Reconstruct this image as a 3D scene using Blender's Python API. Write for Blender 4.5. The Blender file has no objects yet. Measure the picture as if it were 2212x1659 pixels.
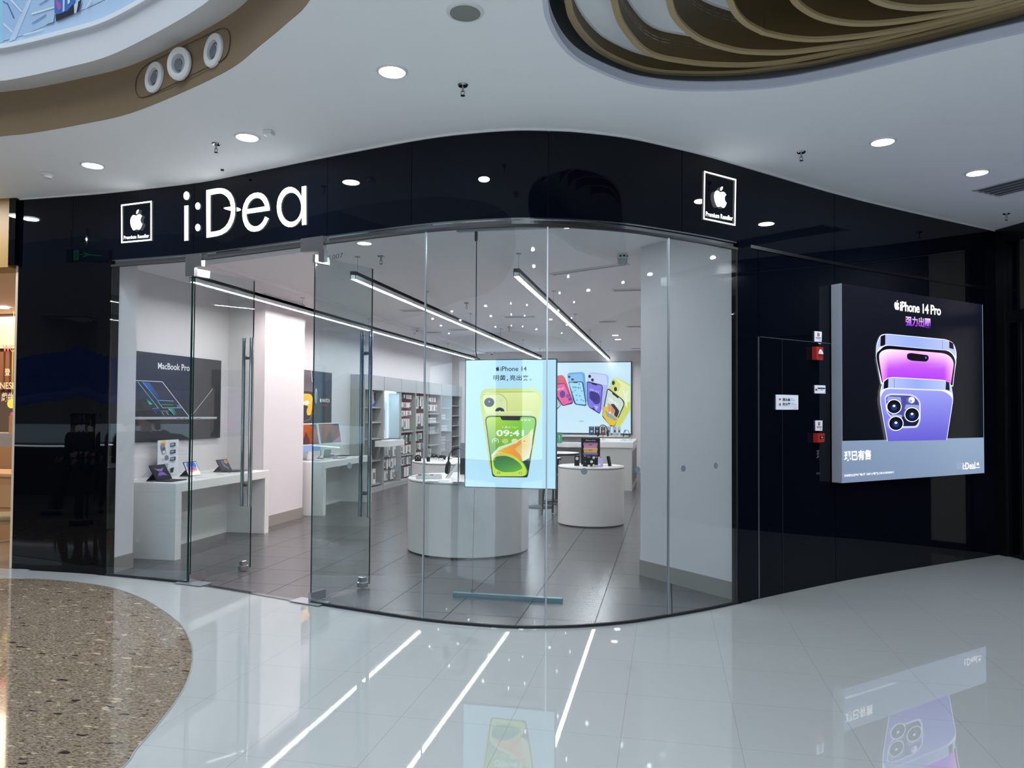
import bpy, bmesh, random
from math import *
from mathutils import Vector, Matrix
from mathutils.geometry import tessellate_polygon
random.seed(7)
sc = bpy.context.scene
col = sc.collection

# ---------------------------------------------------------------- camera
F = 1615.0; PX, PY = 1106.0, 849.5; CH = 1.65
pitch = atan((889.5-849.5)/F); roll = atan(.006); yaw = atan(335/F)
FW = Vector((-sin(yaw)*cos(pitch), cos(yaw)*cos(pitch), sin(pitch)))
r0 = Vector((cos(yaw), sin(yaw), 0)); u0 = r0.cross(FW)
RT = r0*cos(roll)+u0*sin(roll); UP = -r0*sin(roll)+u0*cos(roll)
CAM = Vector((0, 0, CH))
cd = bpy.data.cameras.new('camera'); cam = bpy.data.objects.new('camera', cd); col.objects.link(cam)
cd.sensor_width = 36; cd.lens = F/2212*36; cd.shift_y = 20/2212; cd.clip_start = .05
M = Matrix((RT, UP, -FW)).transposed().to_4x4(); M.translation = CAM
cam.matrix_world = M
sc.camera = cam
# ---------------------------------------------------------------- colour management, world, large lights
sc.view_settings.view_transform = 'Standard'; sc.view_settings.look = 'None'
sc.view_settings.exposure = 0.0; sc.view_settings.gamma = 1; sc.view_settings.use_curve_mapping = False
w = bpy.data.worlds.new('mall_air'); sc.world = w; w.use_nodes = True
bgn = w.node_tree.nodes['Background']; bgn.inputs[0].default_value = (.62, .72, .85, 1); bgn.inputs[1].default_value = .35
def area(name, loc, sx, sy, power, color, rot=(0, 0, 0)):
    l = bpy.data.lights.new(name, 'AREA'); l.shape = 'RECTANGLE'; l.size = sx; l.size_y = sy; l.energy = power; l.color = color
    o = bpy.data.objects.new(name, l); o.location = loc; o.rotation_euler = rot; col.objects.link(o); return o
area('atrium_skylight', (-5.5, .5, 12), 9, 8, 1150, (.84, .93, 1))
DLP = [(-1.735, 4.503), (-3.293, 5.377), (-5.042, 5.743), (1.695, 6.43), (2.744, 7.418)]          # mall downlights in view
DLB = [(x, y) for y in (-7.5, -5.3, -3.6) for x in (-9, -6.5, -4, -1.5, 1, 3.5, 6)]+[(x, y) for y in (-1.4, .5) for x in (.6, 2.6, 4.8)]+[(5.6, 2.9), (5.6, 5.0), (4.6, 6.9), (.2, 1.6), (-7.2, 5.9), (-9.6, 5.6), (-12, 5.4)]   # and the ones behind and beside the camera
for x, y in DLP+DLB:
    l = bpy.data.lights.new('downlight_lamp', 'AREA'); l.shape = 'DISK'; l.size = .17; l.energy = 26 if (x, y) in DLP else 33; l.color = (.88, .94, 1)
    o = bpy.data.objects.new('downlight_lamp', l); o.location = (x, y, 3.825); col.objects.link(o)

for p_, e_ in (((-3.0, 7.07), 12), ((-.9, 6.75), 12)):  # second lamp added to brighten the pillar, no downlight known there
    l = bpy.data.lights.new('shop_downlight_lamp', 'AREA'); l.shape = 'DISK'; l.size = .14; l.energy = e_; l.color = (.95, .97, 1)
    o = bpy.data.objects.new('shop_downlight_lamp', l); o.location = (*p_, 3.335); col.objects.link(o)
# ---------------------------------------------------------------- helpers
def lin(c):
    o = []
    for x in c[:3]:
        x = x/255.
        o.append(x/12.92 if x <= .04045 else ((x+.055)/1.055)**2.4)
    return (o[0], o[1], o[2], 1)
def ray(px, py): return FW+RT*((px-PX)/F)+UP*((PY-py)/F)
def Zp(px, py, z=0): d = ray(px, py); return CAM+d*((z-CH)/d.z)
def Yp(px, py, y): d = ray(px, py); return CAM+d*(y/d.y)
def Xp(px, py, x): d = ray(px, py); return CAM+d*(x/d.x)
def crop(x0, y0, s): return lambda pts: [(x0+x/s, y0+y/s) for x, y in pts]
MATS = {}
def mat(name, c=(200, 200, 200), rough=.5, metal=0, emis=0, spec=.5, coat=0, alpha=1):
    if name in MATS: return MATS[name]
    m = bpy.data.materials.new(name); m.use_nodes = True; MATS[name] = m
    b = m.node_tree.nodes['Principled BSDF']
    b.inputs['Base Color'].default_value = lin(c); b.inputs['Roughness'].default_value = rough
    b.inputs['Metallic'].default_value = metal; b.inputs['Specular IOR Level'].default_value = spec
    b.inputs['Coat Weight'].default_value = coat
    if emis:
        b.inputs['Emission Color'].default_value = lin(c); b.inputs['Emission Strength'].default_value = emis
    return m
def nd(m, t, **kw):
    n = m.node_tree.nodes.new(t)
    for k, v in kw.items(): setattr(n, k, v)
    return n
def lk(m, a, b): m.node_tree.links.new(a, b)
class MB:
    def __init__(s): s.v = []; s.f = []; s.m = []; s.c = []; s.sm = []
    def add(s, v, f, mi=0, c=None, sm=False):
        b = len(s.v); s.v += [tuple(p) for p in v]
        for q in f: s.f.append([i+b for i in q]); s.m.append(mi); s.c.append(c); s.sm.append(sm)
        return s
    def box(s, x0, x1, y0, y1, z0, z1, mi=0):
        v = [(x, y, z) for z in (z0, z1) for x, y in ((x0, y0), (x1, y0), (x1, y1), (x0, y1))]
        return s.add(v, [(3, 2, 1, 0), (4, 5, 6, 7), (0, 1, 5, 4), (1, 2, 6, 5), (2, 3, 7, 6), (3, 0, 4, 7)], mi)
    def obox(s, p, a, b, c, mi=0):       # corner p, three edge vectors
        p, a, b, c = Vector(p), Vector(a), Vector(b), Vector(c)
        v = [p, p+a, p+a+b, p+b, p+c, p+a+c, p+a+b+c, p+b+c]
        return s.add(v, [(3, 2, 1, 0), (4, 5, 6, 7), (0, 1, 5, 4), (1, 2, 6, 5), (2, 3, 7, 6), (3, 0, 4, 7)], mi)
    def prism(s, pts, z0, z1, mi=0, sm=False, caps=True):
        n = len(pts); v = [(x, y, z0) for x, y in pts]+[(x, y, z1) for x, y in pts]
        s.add(v, [(i, (i+1) % n, n+(i+1) % n, n+i) for i in range(n)], mi, sm=sm)
        if caps:
            t = tessellate_polygon([[Vector((x, y, 0)) for x, y in pts]])
            s.add(v, [tuple(reversed(q)) for q in t]+[tuple(i+n for i in q) for q in t], mi)
        return s
    def cyl(s, c, r, z0, z1, n=24, mi=0, r1=None):
        r1 = r if r1 is None else r1
        a = [(cos(2*pi*i/n), sin(2*pi*i/n)) for i in range(n)]
        v = [(c[0]+r*x, c[1]+r*y, z0) for x, y in a]+[(c[0]+r1*x, c[1]+r1*y, z1) for x, y in a]
        s.add(v, [(i, (i+1) % n, n+(i+1) % n, n+i) for i in range(n)], mi, sm=True)
        return s.add(v, [tuple(range(n-1, -1, -1)), tuple(range(n, 2*n))], mi)
    def lathe(s, prof, n=24, mi=0, c=(0, 0)):
        v = []; k = len(prof)
        for i in range(n):
            a = 2*pi*i/n
            v += [(c[0]+r*cos(a), c[1]+r*sin(a), z) for r, z in prof]
        return s.add(v, [(i*k+j, ((i+1) % n)*k+j, ((i+1) % n)*k+j+1, i*k+j+1) for i in range(n) for j in range(k-1)], mi, sm=True)
    def tube(s, pts, r, n=10, mi=0, cap=True):
        pts = [Vector(p) for p in pts]; rings = []; k = len(pts)
        for i, p in enumerate(pts):
            d = (pts[min(i+1, k-1)]-pts[max(i-1, 0)]).normalized()
            a = d.orthogonal().normalized() if not rings else (rings[-1][1]-d*rings[-1][1].dot(d)).normalized()
            b = d.cross(a); rr = r[i] if isinstance(r, (list, tuple)) else r
            rings.append(([p+(a*cos(2*pi*j/n)+b*sin(2*pi*j/n))*rr for j in range(n)], a))
        v = [q for R_, _ in rings for q in R_]
        s.add(v, [(i*n+j, i*n+(j+1) % n, (i+1)*n+(j+1) % n, (i+1)*n+j) for i in range(k-1) for j in range(n)], mi, sm=True)
        if cap: s.add(v, [tuple(range(n-1, -1, -1)), tuple(range((k-1)*n, k*n))], mi)
        return s
    def ribbon(s, crv, z0, z1, o0, o1, mi=0, sm=False):  # wall-like strip along a plan curve, from offset o0 to o1
        A = offs(crv, o0); B = offs(crv, o1); k = len(A)
        v = []
        for a, b in zip(A, B): v += [(a[0], a[1], z0), (b[0], b[1], z0), (b[0], b[1], z1), (a[0], a[1], z1)]
        f = [(4*i+j, 4*i+(j+1) % 4, 4*i+4+(j+1) % 4, 4*i+4+j) for i in range(k-1) for j in range(4)]
        s.add(v, f, mi, sm=sm); return s.add(v, [(3, 2, 1, 0), (4*k-4, 4*k-3, 4*k-2, 4*k-1)], mi)
    def build(s, name, mats, parent=None, bevel=0, world=False):
        org = Vector((0, 0, 0))
        if parent is not None and world: org = ORG.get(parent.name, org)
        me = bpy.data.meshes.new(name)
        me.from_pydata([tuple(Vector(p)-org) for p in s.v], [], s.f)
        if not isinstance(mats, (list, tuple)): mats = [mats]
        for m in mats: me.materials.append(m)
        for p, mi, sm in zip(me.polygons, s.m, s.sm): p.material_index = mi; p.use_smooth = sm
        if any(c is not None for c in s.c):
            ca = me.color_attributes.new('Col', 'FLOAT_COLOR', 'CORNER')
            for p, c in zip(me.polygons, s.c):
                c = c or (1, 1, 1, 1)
                for j, li in enumerate(p.loop_indices):
                    ca.data[li].color = c[j] if isinstance(c, list) else c
        bm = bmesh.new(); bm.from_mesh(me)
        if not any(c is not None for c in s.c):
            bmesh.ops.remove_doubles(bm, verts=bm.verts, dist=1e-5)
            bmesh.ops.recalc_face_normals(bm, faces=bm.faces)
        bm.to_mesh(me); bm.free()
        if any(s.sm) and not any(c is not None for c in s.c): me.set_sharp_from_angle(angle=radians(38))
        o = bpy.data.objects.new(name, me); col.objects.link(o)
        if bevel:
            md = o.modifiers.new('edge', 'BEVEL'); md.width = bevel; md.segments = 2; md.limit_method = 'ANGLE'
        if parent is not None: o.parent = parent; ORG[o.name] = org
        return o
ORG = {}
def tag(o, label=None, cat=None, group=None, kind=None):
    if label: o['label'] = label
    if cat: o['category'] = cat
    if group: o['group'] = group
    if kind: o['kind'] = kind
    return o
def thing(name, label, cat, loc=(0, 0, 0), group=None, rz=0):
    o = bpy.data.objects.new(name, None); col.objects.link(o); o.location = loc; o.rotation_euler[2] = rz
    o.empty_display_size = .1
    ORG[o.name] = Vector(loc); return tag(o, label, cat, group)
def sthing(name, loc=(0, 0, 0)):
    o = bpy.data.objects.new(name, None); col.objects.link(o); o.location = loc; ORG[o.name] = Vector(loc); o['kind'] = 'structure'; return o
def struct(mb, name, m, **k): return tag(mb.build(name, m, **k), kind='structure')
def dup(o, loc, rz=None, label=None, group=None, parent=None):
    r = o.copy(); col.objects.link(r)
    if parent is not None: r.parent = parent
    else:
        r.location = loc
        if rz is not None: r.rotation_euler[2] = rz
        if label: r['label'] = label
        if group: r['group'] = group
    for ch in list(o.children): dup(ch, None, parent=r)
    return r
def spline(P, n=8):
    P = [Vector((p[0], p[1])) for p in P]; P = [P[0]*2-P[1]]+P+[P[-1]*2-P[-2]]; out = []
    for i in range(1, len(P)-2):
        a, b, c, d = P[i-1:i+3]
        for k in range(n):
            t = k/n
            out.append(tuple(.5*((2*b)+(c-a)*t+(2*a-5*b+4*c-d)*t*t+(3*b-a-3*c+d)*t**3)))
    return out+[tuple(P[-2])]
def offs(crv, o):      # offset to the right of travel (towards the mall)
    if o == 0: return list(crv)
    r = []; k = len(crv)
    for i, p in enumerate(crv):
        a, b = crv[max(i-1, 0)], crv[min(i+1, k-1)]; d = Vector((b[0]-a[0], b[1]-a[1])).normalized()
        r.append((p[0]+d.y*o, p[1]-d.x*o))
    return r
def sub(crv, x0, x1):   # part of a curve between two x values
    def at(x):
        for a, b in zip(crv, crv[1:]):
            if a[0] <= x <= b[0]: t = (x-a[0])/(b[0]-a[0]); return (x, a[1]+(b[1]-a[1])*t)
        return crv[0] if x < crv[0][0] else crv[-1]
    return [at(x0)]+[p for p in crv if x0+1e-4 < p[0] < x1-1e-4]+[at(x1)]
def oncurve(px, py, crv, off=0):
    d = ray(px, py); C = offs(crv, off)
    best = None
    for a, b in zip(C, C[1:]):
        ex, ey = b[0]-a[0], b[1]-a[1]; den = d.x*ey-d.y*ex
        if abs(den) < 1e-9: continue
        t = (a[0]*ey-a[1]*ex)/den
        s_ = (a[0]*d.y-a[1]*d.x)/den
        if t > 0 and -.02 <= s_ <= 1.02 and (best is None or t < best): best = t
    return CAM+d*best
def onplane(px, py, P, n):
    d = ray(px, py); return CAM+d*((Vector(P)-CAM).dot(n)/d.dot(n))
# ---------------------------------------------------------------- flat artwork drawn as coloured facets
def clip(poly, ax, lo, keep_greater):
    out = []
    for a, b in zip(poly, poly[1:]+poly[:1]):
        ia = (a[ax] >= lo) == keep_greater or a[ax] == lo; ib = (b[ax] >= lo) == keep_greater or b[ax] == lo
        if ia: out.append(a)
        if ia != ib and b[ax] != a[ax]:
            t = (lo-a[ax])/(b[ax]-a[ax]); out.append((a[0]+(b[0]-a[0])*t, a[1]+(b[1]-a[1])*t))
    return out
TX = {}
def text2d(s, bold=0.0, spacing=1.0):
    k = (s, bold, spacing)
    if k in TX: return TX[k]
    c = bpy.data.curves.new('t', 'FONT'); c.body = s; c.offset = bold; c.resolution_u = 3; c.space_character = spacing
    o = bpy.data.objects.new('t', c); col.objects.link(o)
    dg = bpy.context.evaluated_depsgraph_get(); me = bpy.data.meshes.new_from_object(o.evaluated_get(dg))
    v = [(p.co.x, p.co.y) for p in me.vertices]; f = [tuple(p.vertices) for p in me.polygons]
    bpy.data.objects.remove(o); bpy.data.curves.remove(c); bpy.data.meshes.remove(me)
    xs = [p[0] for p in v]; ys = [p[1] for p in v]; x0, x1, y0, y1 = min(xs), max(xs), min(ys), max(ys)
    TX[k] = ([((x-x0)/(x1-x0), (y-y0)/(y1-y0)) for x, y in v], f); return TX[k]
APPLE = [(.50, .30), (.62, .255), (.74, .24), (.85, .27), (.945, .345), (.87, .41), (.83, .50), (.835, .58), (.875, .66), (.97, .72), (.93, .81), (.86, .91), (.78, .975), (.70, .99), (.62, .965), (.53, .945), (.44, .965), (.35, .995), (.27, .985), (.18, .90), (.10, .78), (.05, .64), (.04, .50), (.08, .38), (.16, .29), (.27, .245), (.38, .26)]
LEAF = [(.50, .215), (.50, .13), (.56, .04), (.68, 0), (.685, .08), (.63, .17), (.56, .21)]
class Art:
    def __init__(s, mp, tr=None, dl=.0008): s.mp = mp; s.tr = tr or (lambda p: p); s.L = 0; s.mb = MB(); s.dl = dl
    def _out(s, pts): return [s.mp(x, y, s.L*s.dl) for x, y in s.tr(pts)]
    def poly(s, pts, c, up=1):
        s.L += up; pts = list(pts)
        f = tessellate_polygon([[Vector((x, y, 0)) for x, y in pts]])
        s.mb.add(s._out(pts), f, 0, lin(c)); return s
    def grad(s, pts, fn, nx=1, ny=8, up=1):   # fn(u, v) in the bounding box, 0..1, y down -> colour
        s.L += up; pts = list(pts); xs = [p[0] for p in pts]; ys = [p[1] for p in pts]
        x0, x1, y0, y1 = min(xs), max(xs), min(ys), max(ys)
        for i in range(nx):
            a = x0+(x1-x0)*i/nx; b = x0+(x1-x0)*(i+1)/nx
            q = clip(clip(pts, 0, a, True), 0, b, False) if nx > 1 else pts
            if len(q) < 3: continue
            for j in range(ny):
                cc = y0+(y1-y0)*j/ny; d = y0+(y1-y0)*(j+1)/ny
                r = clip(clip(q, 1, cc, True), 1, d, False)
                if len(r) < 3: continue
                cols = [lin(fn((x-x0)/(x1-x0), (y-y0)/(y1-y0))) for x, y in r]
                v = s._out(r)
                for t in tessellate_polygon([[Vector((x, y, 0)) for x, y in r]]): s.mb.add(v, [t], 0, [cols[k] for k in t])
        return s
    def ell(s, x, y, rx, ry, c, n=20, up=1, rot=0):
        return s.poly([(x+rx*cos(2*pi*i/n)*cos(rot)-ry*sin(2*pi*i/n)*sin(rot), y+rx*cos(2*pi*i/n)*sin(rot)+ry*sin(2*pi*i/n)*cos(rot)) for i in range(n)], c, up)
    def line(s, pts, w, c, up=1, closed=False):
        s.L += up; P = list(pts)+([pts[0]] if closed else [])
        for a, b in zip(P, P[1:]):
            dx, dy = b[0]-a[0], b[1]-a[1]; l = hypot(dx, dy) or 1; nx, ny = -dy/l*w/2, dx/l*w/2; ex, ey = dx/l*w*.3, dy/l*w*.3
            s.mb.add(s._out([(a[0]+nx-ex, a[1]+ny-ey), (b[0]+nx+ex, b[1]+ny+ey), (b[0]-nx+ex, b[1]-ny+ey), (a[0]-nx-ex, a[1]-ny-ey)]), [(0, 1, 2, 3)], 0, lin(c))
        return s
    def text(s, t, bl, br, tl, c, bold=0.0, up=1, c2=None, spacing=1.0):
        s.L += up; v, f = text2d(t, bold, spacing)
        P = [(bl[0]+(br[0]-bl[0])*a+(tl[0]-bl[0])*b, bl[1]+(br[1]-bl[1])*a+(tl[1]-bl[1])*b) for a, b in v]
        W = s._out(P)
        for q in f:
            cc = lin(c) if c2 is None else [lin([c2[k]+(c[k]-c2[k])*v[i][1] for k in range(3)]) for i in q]
            s.mb.add(W, [q], 0, cc)
        # drop unused duplicates
        return s
    def apple(s, tl, tr, br, bl, c, up=1):
        q = lambda a, b: (tl[0]*(1-a)*(1-b)+tr[0]*a*(1-b)+br[0]*a*b+bl[0]*(1-a)*b, tl[1]*(1-a)*(1-b)+tr[1]*a*(1-b)+br[1]*a*b+bl[1]*(1-a)*b)
        s.poly([q(*p) for p in APPLE], c, up); return s.poly([q(*p) for p in LEAF], c, 0)
    def applebox(s, x0, y0, x1, y1, c, up=1): return s.apple((x0, y0), (x1, y0), (x1, y1), (x0, y1), c, up)
    def build(s, name, m, parent): return s.mb.build(name, m, parent, world=True)
def rr(x0, y0, x1, y1, r, n=5):
    out = []
    for cx, cy, a0 in ((x1-r, y0+r, -90), (x1-r, y1-r, 0), (x0+r, y1-r, 90), (x0+r, y0+r, 180)):
        for i in range(n+1): a = radians(a0+90*i/n); out.append((cx+r*cos(a), cy+r*sin(a)))
    return out
def rpoly(P, r, n=4):   # polygon with rounded corners, r one radius or a list
    out = []; k = len(P)
    for i, p in enumerate(P):
        a = Vector(P[i-1]); b = Vector(p); c = Vector(P[(i+1) % k]); q = r[i] if isinstance(r, (list, tuple)) else r
        if q <= 0: out.append(tuple(b)); continue
        d1 = (a-b).normalized()*min(q, (a-b).length/2); d2 = (c-b).normalized()*min(q, (c-b).length/2)
        for j in range(n+1):
            t = j/n; out.append(tuple((b+d1)*(1-t)**2+b*2*t*(1-t)+(b+d2)*t*t))
    return out
def mixc(a, b, t): t = max(0, min(1, t)); return [a[i]+(b[i]-a[i])*t for i in range(3)]

# ---------------------------------------------------------------- materials
def artmat(name, strength, diffuse, rough=.25):
    m = mat(name, (0, 0, 0), rough); b = m.node_tree.nodes['Principled BSDF']; a = nd(m, 'ShaderNodeVertexColor', layer_name='Col')
    if diffuse: lk(m, a.outputs[0], b.inputs['Base Color'])
    if strength: lk(m, a.outputs[0], b.inputs['Emission Color']); b.inputs['Emission Strength'].default_value = strength
    return m
m_lit = artmat('lit_print', 1.25, False); m_print = artmat('paper_print', 0, True, .35)
m_screen = artmat('device_screen', 1.0, False, .1)
m_fasc = mat('black_gloss_panel', (4, 8, 18), .015, spec=.22)
m_black = mat('black_satin', (10, 11, 14), .3)
m_blackgl = mat('black_gloss_dark', (3, 5, 10), .02, spec=.3)
m_chrome = mat('brushed_chrome', (190, 190, 192), .18, 1)
m_steel = mat('polished_steel', (165, 168, 170), .08, 1)
m_alu = mat('matt_aluminium', (170, 176, 182), .35, .8)
m_white = mat('white_laminate', (232, 230, 228), .3)
m_wallin = mat('white_wall_paint', (222, 216, 218), .6)
m_ceil = mat('white_ceiling_paint', (246, 250, 255), .7)
m_ceilin = mat('store_ceiling_paint', (250, 246, 248), .7)
m_base = mat('grey_skirting', (150, 143, 138), .4)
m_shelf = mat('grey_shelf_laminate', (160, 160, 157), .5)
m_shelfd = mat('grey_shelf_back', (120, 118, 116), .6)
m_brown = mat('brown_paint', (134, 112, 84), .55)
m_finbrown = mat('dark_brown_board', (92, 76, 46), .5)
m_finedge = mat('pale_wood_edge', (180, 158, 118), .35)
m_rubber = mat('black_rubber', (12, 12, 12), .6)
m_plastic = mat('white_plastic', (225, 226, 226), .35)
m_greydot = mat('grey_film', (112, 122, 134), .5)
m_red = mat('red_plastic', (170, 44, 40), .4)
m_signw = mat('sign_letter_light', (255, 255, 255), .4, emis=2.2)
m_led = mat('led_diffuser', (255, 250, 250), .4, emis=88)
m_dl = mat('downlight_diffuser', (240, 248, 255), .4, emis=30)
m_dl2 = mat('far_downlight_diffuser', (240, 248, 255), .4, emis=14)
def glass(name, tint, refl=1.0):
    m = bpy.data.materials.new(name); m.use_nodes = True; MATS[name] = m; nt = m.node_tree
    nt.nodes.remove(nt.nodes['Principled BSDF']); out = nt.nodes['Material Output']
    t = nd(m, 'ShaderNodeBsdfTransparent'); t.inputs[0].default_value = (*tint, 1)
    g = nd(m, 'ShaderNodeBsdfGlossy'); g.inputs['Roughness'].default_value = 0; g.inputs[0].default_value = (1, 1, 1, 1)
    fr = nd(m, 'ShaderNodeFresnel'); ge = nd(m, 'ShaderNodeNewGeometry'); ma = nd(m, 'ShaderNodeMath', operation='MULTIPLY_ADD'); ma.inputs[1].default_value = 1/1.5-1.5; ma.inputs[2].default_value = 1.5; lk(m, ge.outputs['Backfacing'], ma.inputs[0]); lk(m, ma.outputs[0], fr.inputs[0])
    mu = nd(m, 'ShaderNodeMath', operation='MULTIPLY'); mu.inputs[1].default_value = refl
    mx = nd(m, 'ShaderNodeMixShader'); lk(m, fr.outputs[0], mu.inputs[0]); lk(m, mu.outputs[0], mx.inputs[0])
    lk(m, t.outputs[0], mx.inputs[1]); lk(m, g.outputs[0], mx.inputs[2]); lk(m, mx.outputs[0], out.inputs[0]); return m
m_glass = glass('shopfront_glass', (.835, .89, .905), 1.15); m_glassd = glass('door_glass', (.86, .915, .91), 1.0)
m_acr = glass('clear_acrylic', (.97, .98, .98), .8)
m_edge = mat('green_glass_edge', (16, 44, 40), .1)
def tilemat(name, c, cj, sx, sy, ox, oy, rough, bump=0, var=.04, joint=.004, spec=.5):
    m = mat(name, c, rough, spec=spec); b = m.node_tree.nodes['Principled BSDF']
    tc = nd(m, 'ShaderNodeTexCoord'); mp = nd(m, 'ShaderNodeMapping'); mp.inputs[1].default_value = (-ox, -oy, 0); lk(m, tc.outputs['Object'], mp.inputs[0])
    br = nd(m, 'ShaderNodeTexBrick', offset=0, squash=1); br.inputs['Scale'].default_value = 1; br.inputs['Brick Width'].default_value = sx; br.inputs['Row Height'].default_value = sy
    br.inputs['Mortar Size'].default_value = joint/2; br.inputs['Mortar Smooth'].default_value = .3
    a = lin(c); br.inputs['Color1'].default_value = a; br.inputs['Color2'].default_value = tuple(x*(1-var) for x in a[:3])+(1,); br.inputs['Mortar'].default_value = lin(cj)
    lk(m, mp.outputs[0], br.inputs[0]); lk(m, br.outputs[0], b.inputs['Base Color'])
    sv_ = nd(m, 'ShaderNodeMath', operation='MULTIPLY_ADD'); sv_.inputs[1].default_value = -spec*.9; sv_.inputs[2].default_value = spec; lk(m, br.outputs['Fac'], sv_.inputs[0]); lk(m, sv_.outputs[0], b.inputs['Specular IOR Level'])
    if bump:
        nz = nd(m, 'ShaderNodeTexNoise'); nz.inputs['Scale'].default_value = 2.2; nz.inputs['Detail'].default_value = 1; lk(m, tc.outputs['Object'], nz.inputs[0])
        bu = nd(m, 'ShaderNodeBump'); bu.inputs['Strength'].default_value = bump; bu.inputs['Distance'].default_value = .01; lk(m, nz.outputs[0], bu.inputs['Height']); lk(m, bu.outputs[0], b.inputs['Normal'])
    return m
m_floor = tilemat('polished_white_tile', (158, 162, 162), (124, 124, 122), .588, .593, .36-5*.588, 3.28-5*.593, .02, .006, .01, .0026, .9)
m_sfloor = tilemat('dark_grey_tile', (86, 83, 85), (22, 21, 21), .594, .603, -1.74-4*.594, 5.93, .26, 0, .05, .013)
m_terr = mat('brown_terrazzo', (130, 112, 92), .06)
def setup_terr():
    m = m_terr; b = m.node_tree.nodes['Principled BSDF']; tc = nd(m, 'ShaderNodeTexCoord')
    mp = nd(m, 'ShaderNodeMapping'); mp.inputs[3].default_value = (.62, 1.7, 1); mp.inputs[2].default_value = (0, 0, -.12); lk(m, tc.outputs['Object'], mp.inputs[0])
    def chips(scale, thr, c0, prev, seed):
        v = nd(m, 'ShaderNodeTexVoronoi'); v.inputs['Scale'].default_value = scale; v.inputs['Randomness'].default_value = 1
        mpp = nd(m, 'ShaderNodeMapping'); mpp.inputs[1].default_value = (seed, seed*.7, 0); nzz = nd(m, 'ShaderNodeTexNoise'); nzz.inputs['Scale'].default_value = scale*2.2
        mx0 = nd(m, 'ShaderNodeMixRGB', blend_type='ADD'); mx0.inputs[0].default_value = .05; lk(m, mp.outputs[0], mpp.inputs[0]); lk(m, mpp.outputs[0], nzz.inputs[0]); lk(m, mpp.outputs[0], mx0.inputs[1]); lk(m, nzz.outputs['Color'], mx0.inputs[2])
        lk(m, mx0.outputs[0], v.inputs[0])
        sp = nd(m, 'ShaderNodeSeparateColor'); lk(m, v.outputs['Color'], sp.inputs[0])
        r1 = nd(m, 'ShaderNodeMath', operation='MULTIPLY'); r1.inputs[1].default_value = thr; lk(m, sp.outputs[0], r1.inputs[0])
        lt = nd(m, 'ShaderNodeMath', operation='LESS_THAN'); lk(m, v.outputs['Distance'], lt.inputs[0]); lk(m, r1.outputs[0], lt.inputs[1])
        ramp = nd(m, 'ShaderNodeValToRGB'); ramp.color_ramp.interpolation = 'CONSTANT'; e = ramp.color_ramp.elements
        e[0].color = lin(c0[0]); e[1].position = .999; e[1].color = lin(c0[-1])
        for i, cc in enumerate(c0[1:-1]): q = e.new((i+1)/(len(c0)-1)); q.color = lin(cc)
        lk(m, sp.outputs[1], ramp.inputs[0])
        mx = nd(m, 'ShaderNodeMixRGB'); lk(m, lt.outputs[0], mx.inputs[0]); lk(m, prev, mx.inputs[1]); lk(m, ramp.outputs[0], mx.inputs[2]); return mx.outputs[0]
    nz = nd(m, 'ShaderNodeTexNoise'); nz.inputs['Scale'].default_value = 70; nz.inputs['Detail'].default_value = 6; lk(m, mp.outputs[0], nz.inputs[0])
    ra = nd(m, 'ShaderNodeValToRGB'); ra.color_ramp.elements[0].position = .35; ra.color_ramp.elements[0].color = lin((76, 66, 56)); ra.color_ramp.elements[1].position = .68; ra.color_ramp.elements[1].color = lin((148, 136, 118)); lk(m, nz.outputs[0], ra.inputs[0])
    o = chips(88, .5, [(120, 98, 78), (150, 132, 110), (60, 50, 44), (178, 162, 140)], ra.outputs[0], 3)
    o = chips(32, .42, [(128, 110, 92), (70, 56, 46), (168, 152, 130), (48, 42, 38)], o, 9)
    o = chips(13, .34, [(46, 42, 42), (176, 160, 138), (104, 84, 70), (60, 54, 52)], o, 17)
    lk(m, o, b.inputs['Base Color'])
setup_terr()
# ================================================================ STRUCTURE
HC = 3.84; HF = 3.15; HS = 3.35
FP = [(-6.65, 6.55), (-6.0, 6.53), (-5.46, 6.5), (-4.45, 6.37), (-3.8, 6.2), (-3, 5.965), (-2.37, 5.79), (-1.88, 5.67), (-1.54, 5.627), (-1.18, 5.625), (-.91, 5.68), (-.66, 5.765), (-.32, 5.95), (0, 6.21), (.3, 6.48), (.62, 6.81), (1.62, 7.85), (2.5, 8.67), (3.87, 9.87)]
FAC = spline(FP, 8)
SIDE = [(3.87, 9.87), (4.02, 9.53), (5.3, 6.6), (9, 6.0)]
void = spline([(-15, 2.5), (-11, 4.2), (-8, 4.95), (-6.5, 5.05), (-5.26, 5.0), (-4.93, 4.985), (-4.39, 4.9), (-3.895, 4.79), (-3.246, 4.525), (-2.737, 4.275), (-2.405, 4.045), (-2.107, 3.83), (-1.866, 3.633), (-1.45, 3.15), (-1.1, 2.4), (-1.0, 1.4), (-1.2, .3), (-2.0, -1.0), (-3.4, -2.1), (-6, -2.8), (-10, -2.6), (-15, -1.5)], 6)
REC0 = [(-.60, 3.70), (-.625, 3.9), (-.634, 4.09), (-.607, 4.336), (-.537, 4.556), (-.411, 4.753), (-.215, 4.969), (.026, 5.102), (.272, 5.171), (.545, 5.202), (.78, 5.189), (1.053, 5.11), (1.304, 5.007), (1.648, 4.849), (1.991, 4.712), (2.6, 4.5), (3.4, 4.25), (4.0, 3.9), (4.1, 3.4), (3.5, 2.95), (2.6, 2.6), (1.6, 2.4), (.6, 2.5), (-.1, 2.85), (-.48, 3.3)]
def closed(P, n=6):
    P = P[-3:]+P+P[:3]; s = spline(P, n); return s[3*n:-3*n]
REC = closed(REC0)
from mathutils.geometry import delaunay_2d_cdt
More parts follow.
